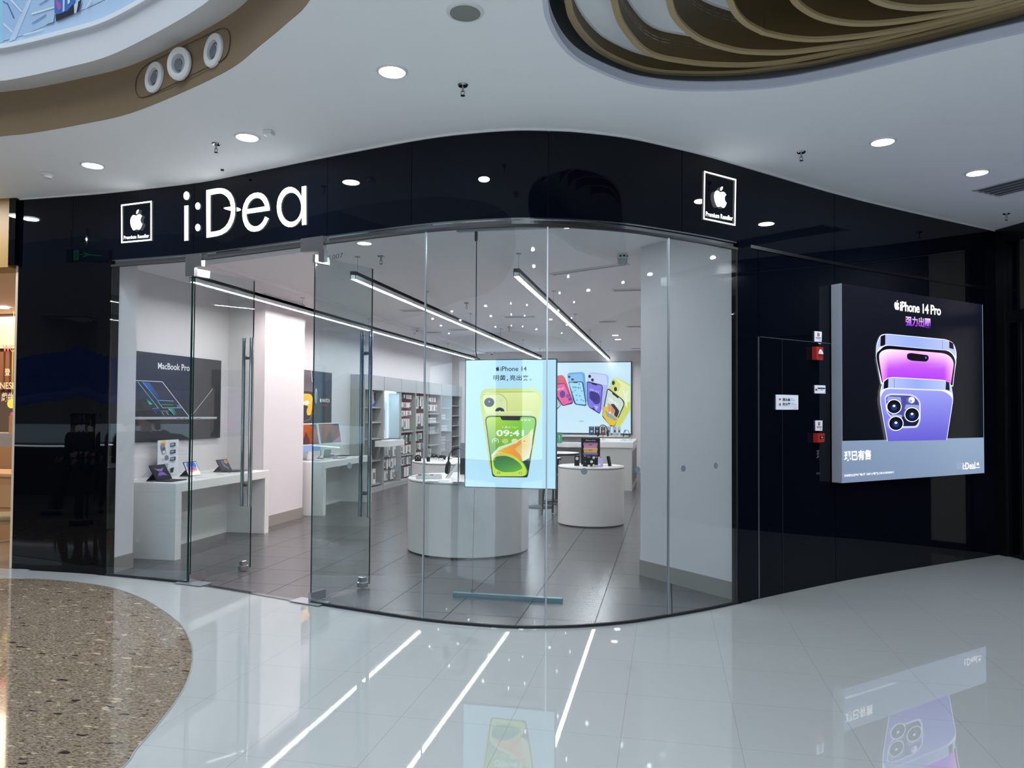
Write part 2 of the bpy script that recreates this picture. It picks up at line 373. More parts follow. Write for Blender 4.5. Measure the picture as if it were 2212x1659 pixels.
def inside(x, y, P):
    r = False
    for a, b in zip(P, P[1:]+P[:1]):
        if (a[1] > y) != (b[1] > y) and x < (b[0]-a[0])*(y-a[1])/(b[1]-a[1])+a[0]: r = not r
    return r
def flat(name, loops, z, m, thick=.02):
    L = [[Vector((x, y, 0)) for x, y in lp] for lp in loops]; v = [p for lp in L for p in lp]
    if len(loops) == 1: t = tessellate_polygon(L)
    else:
        E_ = []; b = 0
        for lp in loops: n = len(lp); E_ += [(b+i, b+(i+1) % n) for i in range(n)]; b += n
        vo, _, fo, *_r = delaunay_2d_cdt([p.to_2d() for p in v], E_, [], 0, 1e-6); v = [Vector((p.x, p.y, 0)) for p in vo]; t = []
        for q in fo:
            cx = sum(v[i].x for i in q)/3; cy = sum(v[i].y for i in q)/3
            if inside(cx, cy, loops[0]) and not any(inside(cx, cy, h) for h in loops[1:]): t.append(tuple(q))
    mb = MB(); mb.add([(p.x, p.y, z) for p in v], t); mb.add([(p.x, p.y, z+thick) for p in v], [tuple(reversed(q)) for q in t])
    return struct(mb, name, m)
outer = [(-15, 6.57)]+FAC+SIDE[1:]+[(9, -9), (-15, -9)]
# floor: white tile, brown terrazzo inlay, dark tile inside the store
TERR = spline([(-15, 5.2), (-9, 5.75), (-6.9, 6.03), (-6.341, 6.144), (-6.0, 6.205), (-5.561, 6.19), (-5.031, 6.059), (-4.547, 5.817), (-4.07, 5.486), (-3.653, 5.143), (-3.333, 4.8), (-3.126, 4.535), (-2.923, 4.216), (-2.761, 3.898), (-2.62, 3.534), (-2.52, 3.225), (-2.452, 3.049), (-2.38, 2.6), (-2.45, 1.6), (-2.9, .4), (-4, -1), (-7, -2.2), (-15, -2.5)], 6)
flat('floor_mall', [outer], -.02, m_floor)
ft = flat('floor_terrazzo', [TERR], -.018, m_terr)
tr = struct(MB().ribbon([p for p in TERR], .0, .0035, -.004, .004), 'trim_9', m_alu)
flat('floor_store', [[(-6.4, 21), (-6.4, 6.52)]+[p for p in sub(FAC, -5.9, .66)]+[(.66, 21)]], -.019, m_sfloor)
# mall ceiling with the two openings
flat('ceiling_mall', [outer, void, REC], HC, m_ceil, .03)
flat('ceiling_store', [[(-6.4, 21), (-6.4, 6.6)]+offs([p for p in sub(FAC, -6.2, .62)], -.07)+[(.66, 21)]], HS, m_ceilin)
struct(MB().box(-6.1, -5.08, 7.0, 20.9, HS-.055, HS+.01), 'ceiling_soffit', m_ceilin)
# atrium edge: brown band, white slab edge
VE = sub(void, -14, -1.12) if False else [p for p in void if p[1] > 1.2]
struct(MB().ribbon(VE, HC+.003, 4.25, -.12, 0, sm=True), 'wall_atrium_band', m_brown)
struct(MB().ribbon(VE, 4.2, 4.44, -.1, .17), 'wall_atrium_slab', mat('white_slab_paint', (214, 216, 220), .55))
struct(MB().ribbon(VE, 4.44, 4.475, .05, .20), 'trim_1', mat('white_rim', (226, 232, 240), .5))
struct(MB().ribbon(VE, 4.475, 7.2, -.1, .15), 'wall_atrium_upper', mat('pale_blue_board', (176, 200, 226), .5))
# recess: riser, cavity, stepped plates
RECo = offs(REC+[REC[0]], 0)
def area2(P): return sum(a[0]*b[1]-b[0]*a[1] for a, b in zip(P, P[1:]+P[:1]))/2
sg = 1 if area2(REC) < 0 else -1    # offset sign that points inward
struct(MB().ribbon(REC+[REC[0]], HC-.002, 3.89, 0, -.03*sg, sm=True), 'trim_2', mat('lilac_white_paint', (206, 212, 230), .5))  # white riser tinted lilac, the bluish light put into its colour
big = offs(REC+[REC[0]], -.22*sg)[:-1]
mat('grey_recess_paint', (150, 154, 160), .7)  # white recess painted grey, its shade put into the colour
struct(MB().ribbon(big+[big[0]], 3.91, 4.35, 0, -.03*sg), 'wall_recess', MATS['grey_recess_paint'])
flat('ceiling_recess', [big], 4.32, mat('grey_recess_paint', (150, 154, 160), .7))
flat('ceiling_recess_ledge', [big, REC], 3.885, m_ceil, .01)  # unseen sheet added to block light leaking in around the recess
c7 = crop(1160, 0, 4.096); c8 = crop(1660, 0, 4.007)
fins = [c7([(270, -260), (285, -120), (300, 0), (330, 130), (420, 280), (560, 420), (720, 510), (900, 580), (1100, 620), (1300, 632), (1500, 635), (1800, 625)])+c8([(160, 562), (400, 530), (700, 462), (1000, 395), (1500, 280), (2212, 78), (2700, -60)]),
        c7([(680, -260), (690, -120), (710, 0), (760, 170), (860, 320), (960, 420), (1080, 480), (1250, 515), (1500, 548), (1800, 558), (2000, 550)])+c8([(160, 515), (400, 472), (700, 415), (1000, 362), (1200, 320), (1600, 220), (2212, 42), (2700, -100)]),
        c7([(1180, -260), (1185, -120), (1200, 0), (1240, 120), (1330, 230), (1450, 320), (1600, 380), (1800, 430), (2000, 446), (2212, 446)])+c8([(400, 410), (800, 352), (1000, 312), (1600, 165), (2212, 5), (2700, -140)]),
        c7([(1700, -260), (1710, -120), (1740, 0), (1790, 100), (1880, 190), (2000, 255)])+c8([(0, 267), (200, 308), (450, 322), (800, 292), (1000, 262), (1300, 208), (1600, 135), (2000, 30), (2500, -120)]),
        c8([(190, -250), (215, -110), (265, 0), (400, 98), (550, 152), (750, 182), (1000, 178), (1300, 140), (1600, 85), (1900, 15), (2400, -120)]),
        c8([(820, -200), (900, -60), (1000, 0), (1150, 35), (1350, 48), (1600, 30), (1850, 0), (2300, -110)])]
tops = [4.09, 4.17, 4.24, 4.30, 4.32, 4.32]
FC = []
for k, fpx in enumerate(fins):
    c = spline([tuple(Zp(x, y, 4.0)[:2]) for x, y in fpx], 5); FC.append(c)
    mb = MB().ribbon(c, 4.0, tops[k]+.01, -.033, 0, 0, sm=True)
    o = mb.build('ceiling_fin', [m_finbrown])
    e = MB().ribbon(c, 3.985, 4.004, -.035, .002, 0); eo = e.build('edge_strip', [m_finedge]); eo.parent = o
    tag(o, ['outermost thin curved brown fin along the rim of the oval ceiling recess', 'second curved brown ceiling fin from the rim of the oval recess', 'third curved brown ceiling fin from the rim of the oval recess', 'fourth curved brown ceiling fin from the rim, deep dark face', 'fifth curved brown ceiling fin, second from the innermost one', 'innermost curved brown ceiling fin at the top edge of the photo'][k], 'ceiling fin', 'curved brown fins in the oval ceiling recess')
def resamp(c, n=40):
    L = [0]
    for a, b in zip(c, c[1:]): L.append(L[-1]+hypot(b[0]-a[0], b[1]-a[1]))
    out = []; j = 0
    for i in range(n+1):
        t = L[-1]*i/n
        while j < len(L)-2 and L[j+1] < t: j += 1
        q = (t-L[j])/max(1e-9, L[j+1]-L[j]); out.append((c[j][0]+(c[j+1][0]-c[j][0])*q, c[j][1]+(c[j+1][1]-c[j][1])*q))
    return out
for k in range(3):
    A = resamp(offs(FC[k], .0)); B = resamp(offs(FC[k+1], 0)); n = len(A)
    mb = MB(); z = tops[k]
    mb.add([(x, y, z) for x, y in A+B]+[(x, y, z+.02) for x, y in A+B], [(i, i+1, n+i+1, n+i) for i in range(n-1)]+[(2*n+i, 3*n+i, 3*n+i+1, 2*n+i+1) for i in range(n-1)])
    struct(mb, 'ceiling_step', m_ceil)
    e = MB().ribbon(offs(FC[k], -.001), z-.012, z+.0, .002, .012); struct(e, 'trim_3', m_plastic)

# black fascia in panels
xs = [-6.65, -5.95, -4.45, -2.86, -2.02, -.9, .12, 1.62, 3.87]
fp = sthing('wall_front_fascia')
for a, b in zip(xs, xs[1:]): MB().ribbon(sub(FAC, a+.002, b-.002), HF, HC+.01, -.05, 0, sm=True).build('panel', m_fasc, fp)
struct(MB().ribbon(sub(FAC, -6.65, 3.87), HF, HC, -.07, -.05), 'wall_front_backing', m_black)
struct(MB().ribbon(sub(FAC, -6.65, 3.87), HC-.012, HC+.001, .0, .012), 'trim_4', m_plastic)
# chrome soffit strip, header rail, sill
struct(MB().ribbon(sub(FAC, -5.46, .6), HF-.012, HF-.001, -.06, .004).ribbon(sub(FAC, -5.46, .6), 3.105, HF-.012, -.055, -.015), 'trim_5', m_steel)
struct(MB().ribbon(sub(FAC, -5.46, .6), 3.08, 3.1, -.02, .012), 'trim_6', m_rubber)
struct(MB().ribbon(sub(FAC, -5.46, .62), 0, .006, -.03, .025), 'trim_7', m_steel)
struct(MB().ribbon(sub(FAC, -5.46, -4.47), .006, .02, -.012, .012).ribbon(sub(FAC, -2.98, .6), .006, .02, -.012, .012), 'trim_8', m_rubber)
# panes
PS = [-5.455, -4.458, -2.985, -2.87, -1.885, -.905, .01, .60]
i = 0
for a, b in zip(PS, PS[1:]):
    z0 = .02; i += 1
    if a == -4.458: z0 = 3.03
    if a == -2.985: continue
    if b == -1.885: a = -2.985
    pn = struct(MB().ribbon(sub(FAC, a+.004, b-.004), z0, 3.085, -.006, .006, sm=True), 'window_%d' % i, m_glass)
    if a != -4.458:
        e = MB().ribbon(sub(FAC, b-.005, b+.005), z0, 3.085, -.008, .008); e.build('silicone_joint', (m_rubber if b > .5 else m_alu) if b > -4 else m_edge, pn)
# left black column panel and jamb
struct(MB().ribbon(sub(FAC, -6.62, -5.56), 0.004, HF, -.12, 0), 'wall_left_panel', m_blackgl)
struct(MB().ribbon(sub(FAC, -5.56, -5.46), 0, HF, -.1, .012), 'wall_left_jamb', m_blackgl)
# right black wall
rw = sthing('wall_right_panels')
for a, b in ((.6, .72), (.725, .80), (.805, 1.615), (1.62, 3.87)):
    MB().ribbon(sub(FAC, a, b), 0, HF, -.06, (.012 if a < .7 else 0)).build('panel', m_fasc, rw)
struct(MB().ribbon(sub(FAC, .6, 3.87), HF-.03, HF, 0, .01), 'trim_10', mat('black_metal_trim', (24, 26, 32), .25, .6))
# side wall at the far right
s0, s1 = Vector((3.87, 9.87, 0)), Vector((4.02, 9.53, 0)); sd = (Vector((5.3, 6.6, 0))-s1).normalized(); sn = Vector((sd.y, -sd.x, 0))
def sidebox(a, b, z0, z1, t0, t1, name, m, **k):
    mb = MB(); p = s0+sd*a+sn*t0; mb.obox((p.x, p.y, z0), sd*(b-a), sn*(t1-t0), (0, 0, z1-z0)); return struct(mb, name, m, **k)
sidebox(-.05, 5, 3.66, HC+.02, .0, .08, 'wall_side_fascia', m_black)
sidebox(-.05, .13, 0, 3.68, -.02, .06, 'wall_side_post', m_black)
sidebox(.13, .30, 2.86, 3.66, -.03, .0, 'window_8', m_fasc)
sidebox(.30, .34, 0, 3.66, -.03, .05, 'wall_side_mullion', m_black)
sidebox(.13, 5, 2.72, 2.86, -.03, .05, 'wall_side_transom', m_black)
sidebox(.13, .36, 0, 2.72, -.03, .02, 'door_3', m_blackgl)
sidebox(.34, .75, 2.86, 3.66, -.06, -.03, 'wall_side_marble_upper', mat('beige_marble', (196, 188, 170), .3))
sidebox(.75, 5, 0, 3.66, -.06, -.02, 'wall_side_far', m_black)
sidebox(.38, .75, .08, 2.72, -.06, -.03, 'wall_side_marble', mat('beige_marble', (196, 188, 170), .3))
sidebox(.36, 5, 0, .08, -.06, .03, 'trim_11', m_black)
# store shell
struct(MB().box(-6.3, -6.1, 6.62, 21, 0, HS+.1), 'wall_store_left', m_wallin)
struct(MB().prism([(-6.1, 6.66), (-5.55, 6.66), (-5.55, 6.52), (-5.47, 6.51), (-5.47, 6.89), (-6.1, 6.89)], 0.0, HS), 'wall_store_stub', m_wallin)
struct(MB().box(-6.1, -5.53, 9.56, 10.72, 0, HS), 'wall_store_column', m_wallin)
struct(MB().box(-6.3, .6, 20.85, 21.05, 0, HS+.1), 'wall_store_back', m_wallin)
struct(MB().box(.3, .5, 7.2, 21, 0, HS+.1), 'wall_store_right', m_wallin)
P0, P1 = (-.264, 7.75), (.63, 6.85)
struct(MB().prism([P0, (.62, 6.87), (.66, 6.95), (.66, 8.2), (-.264, 8.2)], 0, HS), 'wall_store_pillar', m_wallin)
dv = Vector((P1[0]-P0[0], P1[1]-P0[1], 0)).normalized(); dn = Vector((dv.y, -dv.x, 0))
if dn.y > 0: dn = -dn
def bb(name, a, b, n, h=.155): 
    mb = MB(); mb.obox((a[0], a[1], 0), (b[0]-a[0], b[1]-a[1], 0), Vector(n)*.012, (0, 0, h)); struct(mb, name, m_base)
bb('baseboard_pillar', P0, (.60, 6.885), dn)
bb('baseboard_pillar_side', (-.264, 7.75), (-.264, 8.2), (-1, 0, 0))
bb('baseboard_stub', (-5.47, 6.52), (-5.47, 6.89), (1, 0, 0))
bb('baseboard_column', (-5.53, 9.56), (-5.53, 10.72), (1, 0, 0))
bb('baseboard_column_front', (-6.1, 9.56), (-5.53, 9.56), (0, -1, 0))
bb('baseboard_left', (-6.1, 6.9), (-6.1, 9.56), (1, 0, 0))
# ================================================================ doors
def door(name, hinge, end, num):
    h = Vector((*hinge, 0)); e = Vector((*end, 0)); d = (e-h).normalized(); n = Vector((d.y, -d.x, 0)); L = (e-h).length
    r = sthing(name, h)
    mb = MB(); mb.obox(h-n*.006+Vector((0, 0, .025)), d*L, n*.012, (0, 0, 2.975)); mb.build('glass_leaf', m_glassd, r, world=True)
    mb = MB(); mb.obox(h-n*.0065-d*.004+Vector((0, 0, .025)), d*.004, n*.013, (0, 0, 2.975)); mb.obox(h-n*.0065+d*L+Vector((0, 0, .025)), d*.004, n*.013, (0, 0, 2.975)); mb.build('glass_edge', m_edge, r, world=True)
    mb = MB(); mb.obox(h-n*.016-d*.015+Vector((0, 0, .012)), d*.17, n*.032, (0, 0, .075)); mb.build('bottom_pivot', m_chrome, r, world=True)
    mb = MB(); mb.obox(h-n*.016-d*.015+Vector((0, 0, 2.935)), d*.17, n*.032, (0, 0, .07)); mb.build('top_pivot', m_chrome, r, world=True)
    for s in (-1, 1):
        p = h+d*(L-.07)+n*.055*s
        mb = MB(); mb.tube([p+Vector((0, 0, .66)), p+Vector((0, 0, 2.40))], .019, 14); hd = mb.build('handle', m_steel, r, world=True)
        mb = MB()
        for z in (.88, 2.19): mb.tube([p+Vector((0, 0, z)), p-n*.05*s+Vector((0, 0, z))], .011, 10); mb.tube([p-n*.035*s+Vector((0, 0, z)), p-n*.047*s+Vector((0, 0, z))], .018, 12)
        mb.build('handle_post', m_steel, hd, world=True)
    p = h+d*(L-.13); mb = MB()
    mb.obox(p-n*.035+Vector((0, 0, .012)), d*.085, n*.07, (0, 0, .05)); mb.obox(p-n*.028+d*.01+Vector((0, 0, .06)), d*.06, n*.056, (0, 0, .05)); mb.build('floor_lock', m_chrome, r, bevel=.008, world=True)
    return r
door('door_1', (-4.44, 6.385), (-4.225, 7.07), 1); door('door_2', (-2.995, 5.985), (-2.74, 6.65), 2)
def fit(name, px, z0, z1, L, sgn, label):
    a = sub(FAC, px-.0, px+L) if sgn > 0 else sub(FAC, px-L, px)
    return a
ds = sthing('trim_12', (-4.45, 6.37, 3.0))
MB().ribbon(sub(FAC, -4.53, -4.33), 3.02, 3.14, -.02, .02).build('transom_bracket', m_chrome, ds, world=True)
MB().ribbon(sub(FAC, -3.13, -2.88), 3.03, 3.15, -.02, .02).build('transom_bracket', m_chrome, ds, world=True)
MB().ribbon(sub(FAC, -4.53, -4.42), 2.93, 3.02, -.02, .02).build('corner_patch', m_chrome, ds, world=True)
MB().ribbon(sub(FAC, -2.93, -2.87), 2.93, 3.03, -.02, .02).build('corner_patch', m_chrome, ds, world=True)
for x, lb in ((-4.44, 'steel floor plate under the left glass door hinge'), (-3.05, 'steel floor plate under the right glass door hinge')):
    o = MB().ribbon(sub(FAC, x-.12, x+.2), .0065, .0125, -.09, .06).build('floor_plate', m_alu); tag(o, lb, 'floor plate', 'steel plates at the door pivots')
# ================================================================ fascia signs
fa = lambda off: (lambda x, y, h=0: oncurve(x, y, FAC, off+h))
def solid(mb, P, holes, off, m=0):
    loops = [P]+holes; fr = fa(off); bk = fa(.002); v = [p for l in loops for p in l]
    t = tessellate_polygon([[Vector((x, y, 0)) for x, y in l] for l in loops]); mb.add([fr(*p) for p in v], t, m)
    for l in loops:
        n = len(l); mb.add([fr(*p) for p in l]+[bk(*p) for p in l], [(i, (i+1) % n, n+(i+1) % n, n+i) for i in range(n)], m)
def el(x, y, rx, ry, n=26, a=0, b=360): return [(x+rx*cos(radians(a+(b-a)*i/n)), y+ry*sin(radians(a+(b-a)*i/n))) for i in range(n)]
cs = crop(240, 380, 5.027)
sg_ = thing('illuminated_shop_sign', 'large glowing white letters i:Dea on the black fascia left of the entrance', 'sign', oncurve(530, 465, FAC, .0))
E_out = [(1722, 375), (1719, 330), (1708, 285), (1688, 240), (1660, 205), (1628, 186), (1590, 180), (1548, 187), (1505, 210), (1468, 250), (1440, 310), (1426, 370), (1424, 430), (1434, 490), (1455, 545), (1485, 583), (1520, 602), (1560, 605), (1605, 596), (1645, 570), (1680, 525), (1712, 462), (1672, 440), (1650, 490), (1622, 525), (1590, 545), (1555, 549), (1520, 535), (1492, 505), (1475, 462), (1468, 412)]
letters = [([(795, 325), (838, 320), (838, 700), (795, 705)], []), (el(818, 215, 32, 46), []), (el(941, 327, 27, 39), []), (el(941, 560, 27, 39), []),
    ([(1033, 155), (1140, 135), (1180, 132), (1225, 137), (1265, 155), (1300, 187), (1328, 240), (1343, 300), (1348, 360), (1343, 430), (1325, 500), (1295, 560), (1255, 605), (1200, 637), (1150, 653), (1036, 672)], [[(1078, 208), (1150, 192), (1190, 190), (1225, 202), (1262, 232), (1288, 275), (1301, 330), (1303, 390), (1292, 450), (1268, 510), (1230, 558), (1185, 588), (1140, 600), (1078, 610)]]),
    (E_out, [[(1475, 362), (1488, 315), (1510, 278), (1540, 250), (1575, 238), (1612, 243), (1640, 265), (1660, 298), (1672, 330)]]),
    (el(1943, 338, 144, 219), [el(1955, 340, 110, 160)])]
for i, (P, Hs) in enumerate(letters):
    mb = MB(); solid(mb, cs(P), [cs(h) for h in Hs], .009)
    if i == 6: solid(mb, cs([(2070, 115), (2118, 108), (2120, 528), (2072, 535)]), [], .0095)
    mb.build('letter' if i in (0, 4, 5, 6) else 'dot', m_signw, sg_, world=True)
def badge(outer4, w, ap, tx, label, cr, anchor):
    r = thing('reseller_badge_sign', label, 'sign', oncurve(*anchor, FAC, 0), 'square white apple badges on the black fascia')
    O = cr(outer4); c = (sum(p[0] for p in O)/4, sum(p[1] for p in O)/4); I = [(p[0]+(c[0]-p[0])*w*1.15, p[1]+(c[1]-p[1])*w) for p in O]
    mb = MB(); solid(mb, O, [I], .01); mb.build('frame', m_signw, r, world=True)
    A = cr(ap); q = lambda a, b: (A[0][0]*(1-a)*(1-b)+A[1][0]*a*(1-b)+A[2][0]*a*b+A[3][0]*(1-a)*b, A[0][1]*(1-a)*(1-b)+A[1][1]*a*(1-b)+A[2][1]*a*b+A[3][1]*(1-a)*b)
    mb = MB(); solid(mb, [q(*p) for p in APPLE], [], .02); solid(mb, [q(*p) for p in LEAF], [], .02); mb.build('emblem', m_signw, r, world=True)
    art = Art(fa(.012)); T = cr(tx); art.text('Premium Reseller', *T, (255, 255, 255), .012); art.mb.c = [None]*len(art.mb.c); art.build('lettering', m_signw, r)
badge([(107, 313), (441, 270), (441, 700), (110, 730)], .07, [(203, 374), (343, 358), (343, 582), (203, 598)], [(137, 690), (412, 668), (137, 652)], 'square white frame badge with an apple emblem, left of the large letters', cs, (294, 480))
cz = crop(1480, 0, 2.963)
badge([(122, 1093), (327, 1147), (322, 1445), (117, 1403)], .06, [(182, 1180), (268, 1200), (268, 1338), (182, 1318)], [(133, 1383), (305, 1413), (133, 1353)], 'square white frame badge with an apple emblem, at the right end of the fascia', cz, (1555, 430))
# ================================================================ STORE: lights
ORD = ['first', 'second', 'third', 'fourth', 'fifth', 'sixth', 'seventh', 'eighth', 'ninth', 'tenth']
for x, y0, y1, lb in ((-5.2, 7.42, 20.0, 'long suspended linear light nearest the left wall of the shop'), (-3.34, 7.56, 19.9, 'long suspended linear light running down the middle of the shop'), (-1.56, 7.71, 20.6, 'long suspended linear light on the right side of the shop')):
    t = thing('linear_light', lb, 'ceiling light', (x, y0, 3.08), 'three long white linear lights')
    MB().box(x-.032, x-.026, y0, y1, 3.08, 3.165).box(x+.026, x+.032, y0, y1, 3.08, 3.165).box(x-.032, x+.032, y0, y1, 3.125, 3.165).box(x-.032, x+.032, y0, y0+.01, 3.08, 3.165).build('housing', m_plastic, t, world=True)
    MB().box(x-.026, x+.026, y0+.01, y1-.01, 3.0825, 3.12).build('diffuser', m_led, t, world=True)
    n = 6
    for k in range(n):
        y = y0+.12+(y1-y0-.25)*k/(n-1); zc = HS-.002-(.056 if x < -5 else 0); MB().tube([(x, y, 3.165), (x, y, zc)], .0025, 6).cyl((x, y), .03, zc-.008, zc, 12).build('suspension_wire', m_alu, t, world=True)
# ---- wall tables with waterfall legs
def wall_table(y0, y1, label):
    t = thing('display_counter', label, 'display counter', (-5.7, (y0+y1)/2, 0), 'two long white wall counters')
    MB().box(-6.099, -5.27, y0, y1, .74, .84).build('counter_top', m_white, t, bevel=.003, world=True)
    for a in (y0, y1-.105): MB().box(-6.099, -5.27, a, a+.105, 0, .74).build('end_panel', m_white, t, bevel=.003, world=True)
    MB().box(-5.86, -5.83, y0+.105, y1-.105, 0, .74).build('back_panel', m_white, t, world=True)
    return t
wall_table(7.30, 9.265, 'long white counter holding tablets under the black laptop poster'); wall_table(10.89, 12.86, 'long white counter holding desktop computers under the black watch poster')
def drum(c, r, label):
    t = thing('round_display_table', label, 'display table', (c[0], c[1], 0), 'white drum shaped display tables')
    n = 64
    MB().cyl((0, 0), r-.012, 0, .02, n).build('foot', m_black, t)
    MB().cyl((0, 0), r, .02, .825, n).build('drum', mat('warm_white_laminate', (222, 218, 214), .35), t)
    MB().lathe([(0, .828), (r-.02, .828), (r-.008, .832), (r, .84), (r, .85), (r-.006, .856), (0, .856)], n).build('table_top', m_white, t)
drum((-2.356, 8.80), .73, 'large white drum table behind the hanging phone poster')
drum((-1.11, 11.18), .49, 'small white drum table right of the hanging phone poster')
drum((-3.33, 11.75), .74, 'white drum table half hidden behind the large drum table, in front of the shelves')
ZT = .857
# ---- tablets on stands
def tablet(name, label, cat, p, wid, hgt, lean, kb, artfn, bodym, rz=0):
    t = thing(name, label, cat, p, 'devices on the wall counters', rz)   # faces +x, bottom edge runs along y
    a = Vector((0, 1, 0)); up = Vector((-sin(lean), 0, cos(lean))); nrm = up.cross(a)*-1
    if nrm.x < 0: nrm = -nrm
    o = Vector((0, -wid/2, .012))
    mb_ = MB().obox(o-nrm*.007, a*wid, up*hgt, nrm*.007); body = mb_.build('tablet_body', bodym, t, bevel=.002)
    art = Art(lambda x, y, h: tuple(o+a*(x*wid)+up*((1-y)*hgt)+nrm*(.0003+h)), dl=.0003); artfn(art); art.mb.build('screen', m_screen, body)
    q = o+up*hgt*.45-nrm*.008
    MB().add([q, q+a*wid, Vector((-sin(lean)*hgt*.3-.10, wid/2, .002)), Vector((-sin(lean)*hgt*.3-.10, -wid/2, .002)), q+Vector((-.004, 0, .0)), q+a*wid+Vector((-.004, 0, 0)), Vector((-sin(lean)*hgt*.3-.104, wid/2, .002)), Vector((-sin(lean)*hgt*.3-.104, -wid/2, .002))], [(0, 1, 2, 3), (7, 6, 5, 4), (0, 3, 7, 4), (1, 5, 6, 2), (3, 2, 6, 7), (0, 4, 5, 1)]).build('folding_stand', mat('grey_folio', (96, 98, 104), .6) if not kb else m_rubber, t)
    if kb: MB().box(0.0, .19, -wid/2, wid/2, 0.001, .009).build('keyboard', m_rubber, t, bevel=.002)
    return t
def scr_purple(a):
    a.poly(rr(0, 0, 1, 1, .03), (14, 14, 18)); a.grad(rr(.03, .04, .97, .96, .02), lambda u, v: mixc((52, 52, 62), (30, 28, 36), v), 1, 3)
    for cy, r in ((.16, .30), (.24, .26), (.30, .20), (.80, .32), (.70, .26), (.62, .2), (.46, .12)):
        a.line([(.5+r*cos(radians(t)), cy+r*.5*sin(radians(t))*(1 if cy < .45 else -1)) for t in range(20, 161, 14)], .035, (126, 88, 200))
        a.line([(.5+r*.9*cos(radians(t)), cy+.02+r*.4*sin(radians(t))*(1 if cy < .45 else -1)) for t in range(40, 141, 14)], .015, (206, 176, 240))
def scr_colour(a):
    a.poly(rr(0, 0, 1, 1, .03), (24, 26, 34)); a.poly(rr(.04, .05, .96, .95, .02), (206, 216, 236))
    a.ell(.42, .30, .28, .27, (60, 130, 232)); a.ell(.70, .28, .18, .24, (36, 110, 226)); a.ell(.42, .58, .34, .22, (232, 70, 168)); a.ell(.60, .60, .24, .17, (240, 106, 110)); a.ell(.74, .82, .22, .12, (226, 220, 96)); a.ell(.52, .56, .12, .10, (80, 50, 190))
def scr_dark(a):
    a.poly(rr(0, 0, 1, 1, .03), (20, 18, 22)); a.grad(rr(.04, .05, .96, .95, .02), lambda u, v: mixc((70, 60, 72), (44, 40, 52), v), 1, 3); a.ell(.78, .22, .17, .17, (206, 140, 60)); a.poly([(.34, .1), (.52, .1), (.56, .5), (.80, .78), (.72, .86), (.42, .62)], (98, 124, 176)); a.poly([(.2, .5), (.4, .62), (.6, .86), (.3, .9)], (62, 50, 66))
tb = lambda px, py: tuple(Zp(px, py, .846))
p = Zp(349, 1037, .842); tablet('tablet_computer', 'tablet with purple wave wallpaper and black keyboard, nearest on the front counter', 'tablet', (-5.62, 7.58, .84), .275, .195, radians(32), True, scr_purple, m_rubber)
p = Zp(422, 1028, .842); tablet('tablet_computer', 'tablet with blue, pink and yellow wallpaper on grey stand, middle of the front counter', 'tablet', (-5.66, 8.20, .84), .25, .18, radians(26), False, scr_colour, mat('dark_blue_metal', (40, 46, 60), .4))
p = Zp(488, 1021, .842); tablet('tablet_computer', 'small dark tablet propped near the far end of the front counter', 'tablet', (-5.66, 8.88, .84), .24, .17, radians(30), True, scr_dark, m_rubber)
# price leaflet in an acrylic holder
t = thing('leaflet_holder', 'tall acrylic holder with printed tablet leaflet behind the tablets on the front counter', 'leaflet holder', (-5.98, 8.12, .84))
MB().box(-5.990, -5.985, 7.93, 8.33, .84, 1.285).build('acrylic_plate', m_acr, t, world=True)
art = Art(lambda x, y, h: (-5.984+h, 7.935+x*.39, 1.28-y*.435))
art.poly([(0, 0), (1, 0), (1, 1), (0, 1)], (226, 226, 232)); art.line([(.52, .02), (.52, .98)], .006, (196, 196, 204))
for (x, y, c, rt) in ((.26, .07, (232, 206, 74), .5), (.22, .13, (212, 120, 92), .3), (.20, .19, (110, 150, 186), .2), (.24, .25, (90, 96, 110), -.1)): art.poly([(x-.10, y-.04), (x+.10, y-.06), (x+.12, y+.05), (x-.08, y+.07)], c)
art.poly([(.18, .29), (.36, .27), (.38, .38), (.20, .40)], (70, 84, 80)); art.poly([(.20, .30), (.34, .285), (.36, .37), (.22, .385)], (214, 222, 214))
for x, y in ((.58, .09), (.58, .29), (.58, .49)): art.poly([(x, y), (x+.25, y-.01), (x+.25, y+.10), (x, y+.11)], (58, 66, 80)); art.poly([(x+.02, y+.02), (x+.17, y+.015), (x+.17, y+.07), (x+.02, y+.08)], (150, 170, 188)); art.line([(x+.03, y+.14), (x+.2, y+.14)], .008, (120, 120, 126))
art.poly([(.12, .68), (.30, .66), (.30, .82), (.12, .83)], (66, 72, 84)); art.poly([(.30, .66), (.46, .65), (.44, .80), (.30, .82)], (130, 176, 214)); art.poly([(.14, .84), (.40, .82), (.46, .87), (.22, .89)], (40, 42, 48)); art.poly([(.56, .80), (.74, .78), (.7, .92), (.56, .93)], (40, 42, 50))
for y in (.53, .56, .94): art.line([(.14, y), (.44, y)], .008, (90, 90, 96))
art.applebox(.26, .49, .31, .52, (90, 90, 96)); art.build('leaflet', m_print, t)
